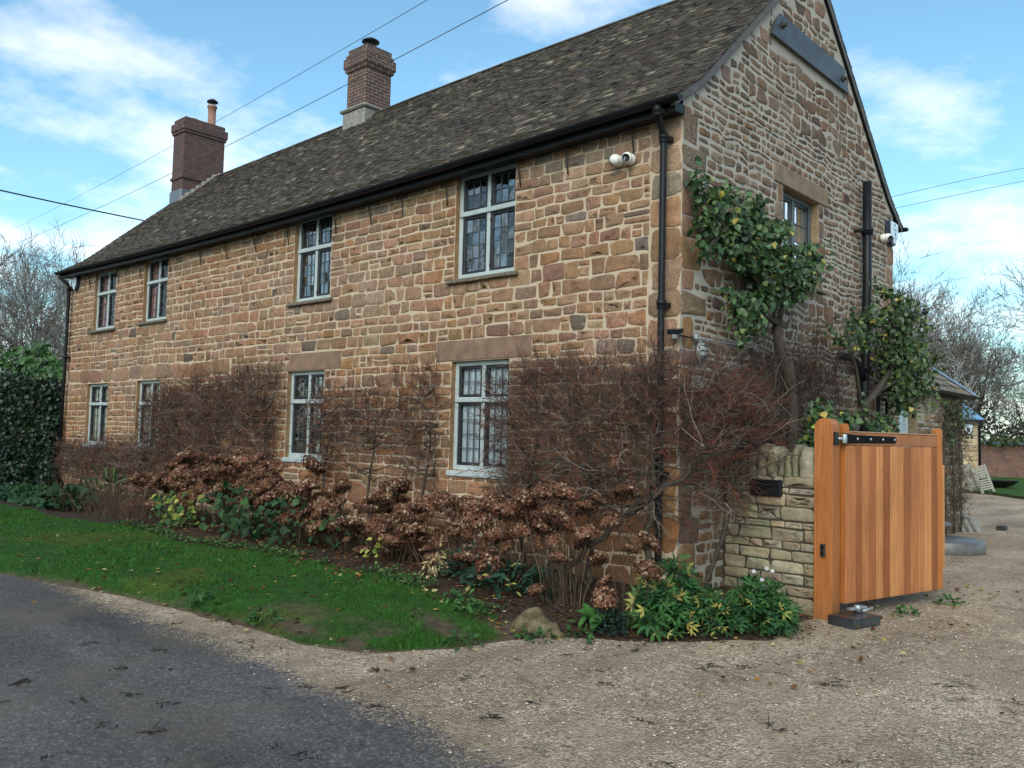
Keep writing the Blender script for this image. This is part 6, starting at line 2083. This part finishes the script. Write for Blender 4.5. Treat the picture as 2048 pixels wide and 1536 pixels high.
# ---- ivy hedge at the far left
e = empty('ivy_hedge', (-20.5, -.6, GZ), 'tall dark ivy covered hedge beyond the left end of the house', 'hedge')
def hedge_surf(n, x0, x1, yf, yb, zt, rng):
    x = x0 + (x1 - x0) * rng.random(n)
    z = zt * rng.random(n) ** .9
    face = rng.random(n)
    y = yf + 0 * x
    nr = np.tile(V3(.1, -1, .25), (n, 1))
    ed = face < .26                      # the end toward the house
    y[ed] = yf + (yb - yf) * rng.random(ed.sum()); x[ed] = x1; nr[ed] = V3(1, -.2, .2)
    tp = face > .84
    y[tp] = yf + (yb - yf) * rng.random(tp.sum()); z[tp] = zt; nr[tp] = V3(0, -.3, 1)
    p = np.stack([x, y, z], 1)
    b = .26 * fnoise(x * 1.1 + y * .7, z * 1.3)[:, None] + .16 * fnoise(x * 3 + y * 3, z * 3)[:, None]
    p = p + nr * (b + rng.uniform(-.12, .04, (n, 1)))
    p[:, 2] += .2 * fnoise(x * .6, y)
    return p, nr
rh = np.random.default_rng(8)
g = Geo()
g.box(-34, -18.1, -1.35, .9, GZ, 2.45, 0, (.006, .010, .006))  # near-black filler box, the hedge's inner shade put into its colour
g.build('dark_core', M['leaf_matt'], e)
g = Geo()
p, nr = hedge_surf(27000, -29, -17.85, -1.62, 1.1, 2.72, rh)
m = len(p)
g.leaves(p, norm(V3(0, 0, -1) + rh.normal(0, .5, (m, 3))), norm(nr + rh.normal(0, .45, (m, 3))), .085 * rh.uniform(.55, 1.3, m), pick([(.012, .030, .016), (.018, .044, .020), (.026, .058, .022), (.010, .022, .014)], m, rh, .2), 'heart')
p, nr = hedge_surf(500, -17.9, -17.5, -.35, -.05, 1.9, rh)
m = len(p)
p[:, 2] -= .1
g.leaves(p, norm(V3(0, 0, -1) + rh.normal(0, .5, (m, 3))), norm(nr + rh.normal(0, .45, (m, 3))), .08 * rh.uniform(.6, 1.25, m), pick([(.012, .030, .016), (.018, .044, .020)], m, rh, .2), 'heart')
g.build('foliage', M['leaf'], e)
e = empty('laurel_bush', (-24.5, 1.4, GZ), 'brighter green bush rising above the far left hedge', 'bush')
g = Geo(); g.tube([(-24.4, 1.5, GZ), (-24.3, 1.5, 3.2)], [.08, .03], 6); g.build('stem', M['bark'], e)
g = Geo()
blob_leaves(g, [(-24.6, 1.5, 2.9, .9), (-23.6, 1.5, 3.1, .7), (-25.6, 1.4, 3.2, .9), (-22.9, 1.5, 2.8, .6), (-24.2, 1.5, 3.6, .55)], 1900, .17, [(.035, .09, .02), (.05, .12, .025), (.028, .07, .02)], (.5, -.8, .5), rh)
g.build('foliage', M['leaf'], e)

# ---- bare trees
def make_tree(seed, Ht, name='bare_tree', kids=(7, 6, 6, 5), lean=(0, 0), rmin=.011, trunk_frac=.33, droop=0., tcol=(.105, .092, .082)):
    r_ = random.Random(seed)
    segs = [[] for _ in range(6)]
    def rv3(s):
        return Vector((r_.gauss(0, s), r_.gauss(0, s), r_.gauss(0, s)))
    Ls = [Ht * trunk_frac, Ht * .42, Ht * .24, Ht * .13, Ht * .075]
    def branch(p, d, L, r, lev):
        n = (5, 6, 5, 4, 3)[lev]
        pts = []
        r1 = max(r * (.62 if lev == 0 else .3), rmin * .6)
        for i in range(n):
            d = (d + rv3((.05, .13, .18, .2, .22)[lev]) + Vector((0, 0, (.0, .10, .06, .05 - droop, .05 - droop)[lev]))).normalized()
            q = p + d * (L / n)
            ra, rb_ = r + (r1 - r) * i / n, r + (r1 - r) * (i + 1) / n
            segs[lev].append((p, q, ra, rb_))
            pts.append((q, d.copy(), rb_))
            p = q
        if lev < 4:
            k = kids[lev]
            for j in range(k):
                t = (.55 if lev == 0 else .22) + (1 - (.55 if lev == 0 else .22)) * (j + r_.random()) / k
                q, dd, rr = pts[min(n - 1, int(t * n))]
                perp = rv3(1)
                perp = (perp - dd * perp.dot(dd)).normalized()
                ang = r_.uniform(.35, .85) if lev else r_.uniform(.25, .8)
                nd = (dd * math.cos(ang) + perp * math.sin(ang)).normalized()
                if nd.z < -.1: nd.z *= .3
                branch(q, nd, Ls[lev + 1] * r_.uniform(.6, 1.15), max(rr * r_.uniform(.45, .7), rmin), lev + 1)
    branch(Vector((0, 0, -.3)), Vector((lean[0], lean[1], 1)).normalized(), Ls[0] + .3, Ht * .019, 0)
    e = empty(name, (0, 0, 0), 'x', 'tree')
    for part, levs, k in (('trunk', (0, 1), 7), ('crown', (2, 3, 4), 3)):
        g = Geo()
        for lv in levs:
            a = segs[lv]
            g.segs([s[0] for s in a], [s[1] for s in a], [s[2] for s in a], [s[3] for s in a], k if lv < 2 else (4 if lv == 2 else 3), 0, pick([tuple(c * (.6, .7, .9, 1.25, 1.45)[lv] * q for c in tcol) for q in (1, 1.25, .8)], len(a), rv, .1))  # crown twigs coloured lighter in place of slight haze
        g.build(part, M['twig'], e)
    return e
T1 = make_tree(5, 14.0, kids=(9, 7, 7, 8), rmin=.0115)
T2 = make_tree(12, 12.0, kids=(9, 7, 7, 8), rmin=.0115, trunk_frac=.28)
T3 = make_tree(23, 11.0, kids=(8, 6, 7, 7), lean=(-.3, .1), rmin=.0105, trunk_frac=.22)
used = set()
def plant_tree(proto, x, y, s, rz, label, group, sxy=1.):
    o = proto if proto.name not in used else copy_tree(proto)
    used.add(proto.name)
    o.location = (x, y, GZ)
    o.rotation_euler = (0, 0, rz)
    o.scale = (s * sxy, s * sxy, s)
    o['label'] = label
    o['group'] = group
    return o
GRT = 'bare winter trees behind the garden'
plant_tree(T1, -14.2, 50.0, 1.0, .4, 'tall bare tree standing right behind the far gable corner', GRT)
plant_tree(T2, -10.6, 52.0, .98, 1.9, 'bare tree in the middle of the row over the side wing roof', GRT)
plant_tree(T1, -5.6, 55.0, 1.02, 3.0, 'tall bare tree cut off by the right edge of the picture', GRT)
plant_tree(T2, -22.0, 70.0, 1.45, 4.1, 'distant bare tree mostly hidden by the gable', GRT)
plant_tree(T3, -9.0, 62.0, 1.0, 2.2, 'crooked bare tree low at the back of the right hand row', GRT)
plant_tree(T2, -14.0, 66.0, 1.05, 5.3, 'faint bare tree behind the row over the outbuilding roof', GRT)
GLT = 'bare winter trees left of the house'
plant_tree(T3, -37.0, 6.4, .98, 2.6, 'bare tree with leaning limbs nearest the left house corner', GLT)
plant_tree(T3, -40.0, 3.6, 1.08, .6, 'bare tree at the left edge of the picture', GLT)
plant_tree(T1, -56.0, 12.5, .98, 1.3, 'tall thin bare tree farther back at the left', GLT)
plant_tree(T2, -60.0, 16.5, .98, 3.3, 'distant bare tree peeping over the left roof slope', GLT)
GBT = 'bare trees across the road reflected in the windows'
for k, (x, y, s) in enumerate([(-16, -22, .95), (-8, -19, 1.0), (0, -24, 1.05), (-26, -20, 1.1), (-36, -24, 1.0), (10, -22, .9)]):
    plant_tree((T1, T2, T3)[k % 3], x, y, s, k * 1.7, 'bare tree across the road, seen only as a dark reflection in window glass', GBT)
bt = make_tree(41, 9.0, 'birch_sapling', (4, 4, 3, 3), rmin=.012, trunk_frac=.7, tcol=(.34, .34, .33))
bt.location = (-9.3, 45.5, GZ)
bt.scale = (.62, .62, .62)
bt['label'] = 'slim young tree with a pale trunk behind the outbuilding'
# dark thicket behind the brick wall
g = Geo()
m = 4200
x_ = rv.uniform(-17, 14, m); y_ = rv.uniform(52, 60, m)
top_ = 3.2 + 2.2 * (fnoise(x_ * .35, y_ * .2) + .3) + 1.4 * np.exp(-((x_ + 11.5) / 2.2) ** 2)
P_ = np.stack([x_, y_, GZ + top_ * rv.random(m) ** .7], 1)
twigs(g, P_, unit(m) + V3(0, 0, .6), rv.uniform(.6, 1.6, m), .022, pick([(.055, .05, .042), (.075, .064, .05), (.04, .04, .034)], m, rv), 3, .3, 2)
n = 9000
x_ = rv.uniform(-17, 14, n); y_ = rv.uniform(51.5, 58, n)
top_ = 2.6 + 1.7 * (fnoise(x_ * .35, y_ * .2) + .3) + 2.6 * np.exp(-((x_ + 11.6) / 1.3) ** 2)
g.leaves(np.stack([x_, y_, GZ + top_ * rv.random(n) ** .7], 1), unit(n), unit(n), .26 * rv.uniform(.6, 1.3, n), pick([(.028, .040, .022), (.040, .050, .028), (.05, .05, .034), (.022, .03, .02)], n, rv), 'simple')
tag(g.build('thicket', M['twig']), 'dark tangled thicket beyond the brick garden wall', 'thicket', kind='stuff')
g = Geo()
n = 2600
x_ = rv.uniform(-15, 8, n)
g.leaves(np.stack([x_, rv.uniform(46.2, 48.2, n), 1.55 + (.9 * (fnoise(x_ * .5, 0 * x_) + .35)) * rv.random(n)], 1), unit(n), unit(n), .16, pick([(.05, .08, .025), (.07, .095, .03), (.03, .05, .02)], n, rv), 'heart')
tag(g.build('wall_ivy', M['leaf_matt']), 'patchy ivy creeping over the top of the brick wall', 'ivy', kind='stuff')
SKYTINT = (.88, 1.17, 1.10)
SKYSTR = .10
SUNSTR = 1.15
EXPOS = 1.13
CB = [[-55.63, 6.21, 10.51], [-40.66, 5.03, 10.06], [-16.69, 2.02, 8.08], [-13.02, 1.46, 7.89], [-7.3, 0.75, 7.64], [-5.68, 0.47, 7.61], [-2.96, 0.11, 7.57], [-0.56, -0.39, 7.45]]

# ================================================================= OVERHEAD CABLES
def cable(label, pts, r, mat, n=48):
    pts = np.array(pts, float)
    t = np.concatenate([[0], np.cumsum(np.linalg.norm(np.diff(pts, axis=0), axis=1))])
    t /= t[-1]
    u = np.linspace(0, 1, n)
    P_ = np.stack([np.polyval(np.polyfit(t, pts[:, k], 2), u) for k in range(3)], 1)
    g = Geo()
    g.tube(P_, r, 6)
    return tag(g.build('overhead_cable', mat), label, 'cable', 'overhead cables')
M['wire'] = m_simple('grey cable', (.055, .05, .05), .6)
cable('upper long overhead cable passing above both chimneys', [[-67.28, 8.94, 12.77], [-50.66, 7.88, 12.59], [-23.9, 5.35, 11.27], [-18.89, 4.55, 10.9], [-11.67, 3.08, 10.09], [-6.82, 2.11, 9.66], [-3.21, 1.37, 9.41]], .0062, M['wire'])
cable('lower long overhead cable crossing in front of both chimneys', CB, .006, M['wire'])
cable('thick dark cable sagging to the left end of the roof', [[-18.54, -3.01, 7.35], [-18.92, -1.33, 7.37], [-19.25, 0.4, 7.45], [-19.72, 2.41, 7.55], [-20.3, 4.6, 7.7]], .019, M['black'])
cable('upper of two thin cables right of the gable', [[-4.1, 15.6, 8.16], [-3.45, 17.51, 8.84], [-2.37, 19.79, 9.6], [-1.16, 22.21, 10.35], [1.44, 28.53, 12.17]], .0075, M['wire'])
cable('lower of two thin cables right of the gable', [[-4.11, 15.62, 7.86], [-3.4, 17.58, 8.47], [-2.38, 19.82, 9.2], [-1.17, 22.23, 9.96], [1.43, 28.55, 11.82]], .0075, M['wire'])

# ================================================================= SKY, SUN, CAMERA
SUN_EL, SUN_AZ = R(36), math.atan2(.5, -1)       # broad soft sun added on the road side to light front and gable
w = bpy.data.worlds.new('World')
scene.world = w
w.use_nodes = True
nt = w.node_tree
t = NT(nt)
bg = nt.nodes['Background']
sky = t.n('ShaderNodeTexSky', sky_type='NISHITA')
sky.sun_disc = False
sky.sun_elevation = SUN_EL
sky.sun_rotation = math.atan2(.5, -1.0)
sky.altitude = 0
sky.air_density = 1.0
sky.dust_density = 1.2
sky.ozone_density = 1.6
tc = t.n('ShaderNodeTexCoord')
sp = t.n('ShaderNodeSeparateXYZ')
t.l(tc.outputs['Generated'], sp.inputs[0])
zz = t.math('ADD', t.math('MAXIMUM', sp.outputs[2], 0.), .16)
cv = t.n('ShaderNodeCombineXYZ')
t.l(t.math('DIVIDE', sp.outputs[0], zz), cv.inputs[0])
t.l(t.math('DIVIDE', sp.outputs[1], zz), cv.inputs[1])
mp = t.n('ShaderNodeMapping')
mp.inputs['Location'].default_value = (1.2, 2.3, 0)
mp.inputs['Scale'].default_value = (1., 1., 1.)
t.l(cv.outputs[0], mp.inputs['Vector'])
n1 = t.noise(mp.outputs[0], 1.75, 7, .55)
n2 = t.noise(mp.outputs[0], 3.4, 6, .6)
dens = t.math('ADD', t.math('MULTIPLY', n1, .74), t.math('MULTIPLY', n2, .26))
# more cloud low down near the horizon
low = t.math('MULTIPLY', t.ramp(sp.outputs[2], [(.0, gray(1)), (.42, gray(0))]), .085)
dens = t.math('ADD', dens, low)
cl = t.ramp(dens, [(.485, gray(0)), (.60, gray(.42)), (.74, gray(.72))])
ccol = t.ramp(n2, [(.3, (6.6, 6.5, 6.7)), (.7, (8.7, 8.1, 7.7))])
skyc = t.mix(1., sky.outputs[0], SKYTINT, 'MULTIPLY')
c = t.mix(cl, skyc, ccol)
t.l(c, bg.inputs['Color'])
bg.inputs['Strength'].default_value = SKYSTR

sd = bpy.data.lights.new('sun', 'SUN')
sd.energy = SUNSTR
sd.angle = R(45)
sd.color = (1., .90, .76)
so = bpy.data.objects.new('sun', sd)
COL.objects.link(so)
dirv = Vector((.447 * math.cos(SUN_EL), -.894 * math.cos(SUN_EL), math.sin(SUN_EL)))
so.rotation_euler = dirv.to_track_quat('Z', 'Y').to_euler()
so.location = (0, -20, 20)

cd = bpy.data.cameras.new('camera')
cd.sensor_fit = 'HORIZONTAL'
cd.sensor_width = 36.
cd.lens = 36. * 1709.2536 / 2048.
cd.clip_start = .05
cd.clip_end = 3000
co_ = bpy.data.objects.new('camera', cd)
COL.objects.link(co_)
r_, u_, f_ = V3(0.7376337, 0.6747529, 0.02459705), V3(0.02080584, -0.0591265, 0.99803365), V3(-0.67488046, 0.7356715, 0.0576525)
co_.matrix_world = Matrix(((r_[0], u_[0], -f_[0], 4.99125689), (r_[1], u_[1], -f_[1], -8.16463753), (r_[2], u_[2], -f_[2], 1.6), (0, 0, 0, 1)))
scene.camera = co_

scene.render.engine = 'CYCLES'
scene.cycles.max_bounces = 6
scene.cycles.transparent_max_bounces = 12
scene.cycles.use_denoising = True
vs_ = scene.view_settings
vs_.view_transform = 'Standard'
vs_.look = 'None'
vs_.gamma = 1.
vs_.use_curve_mapping = False
vs_.exposure = EXPOS
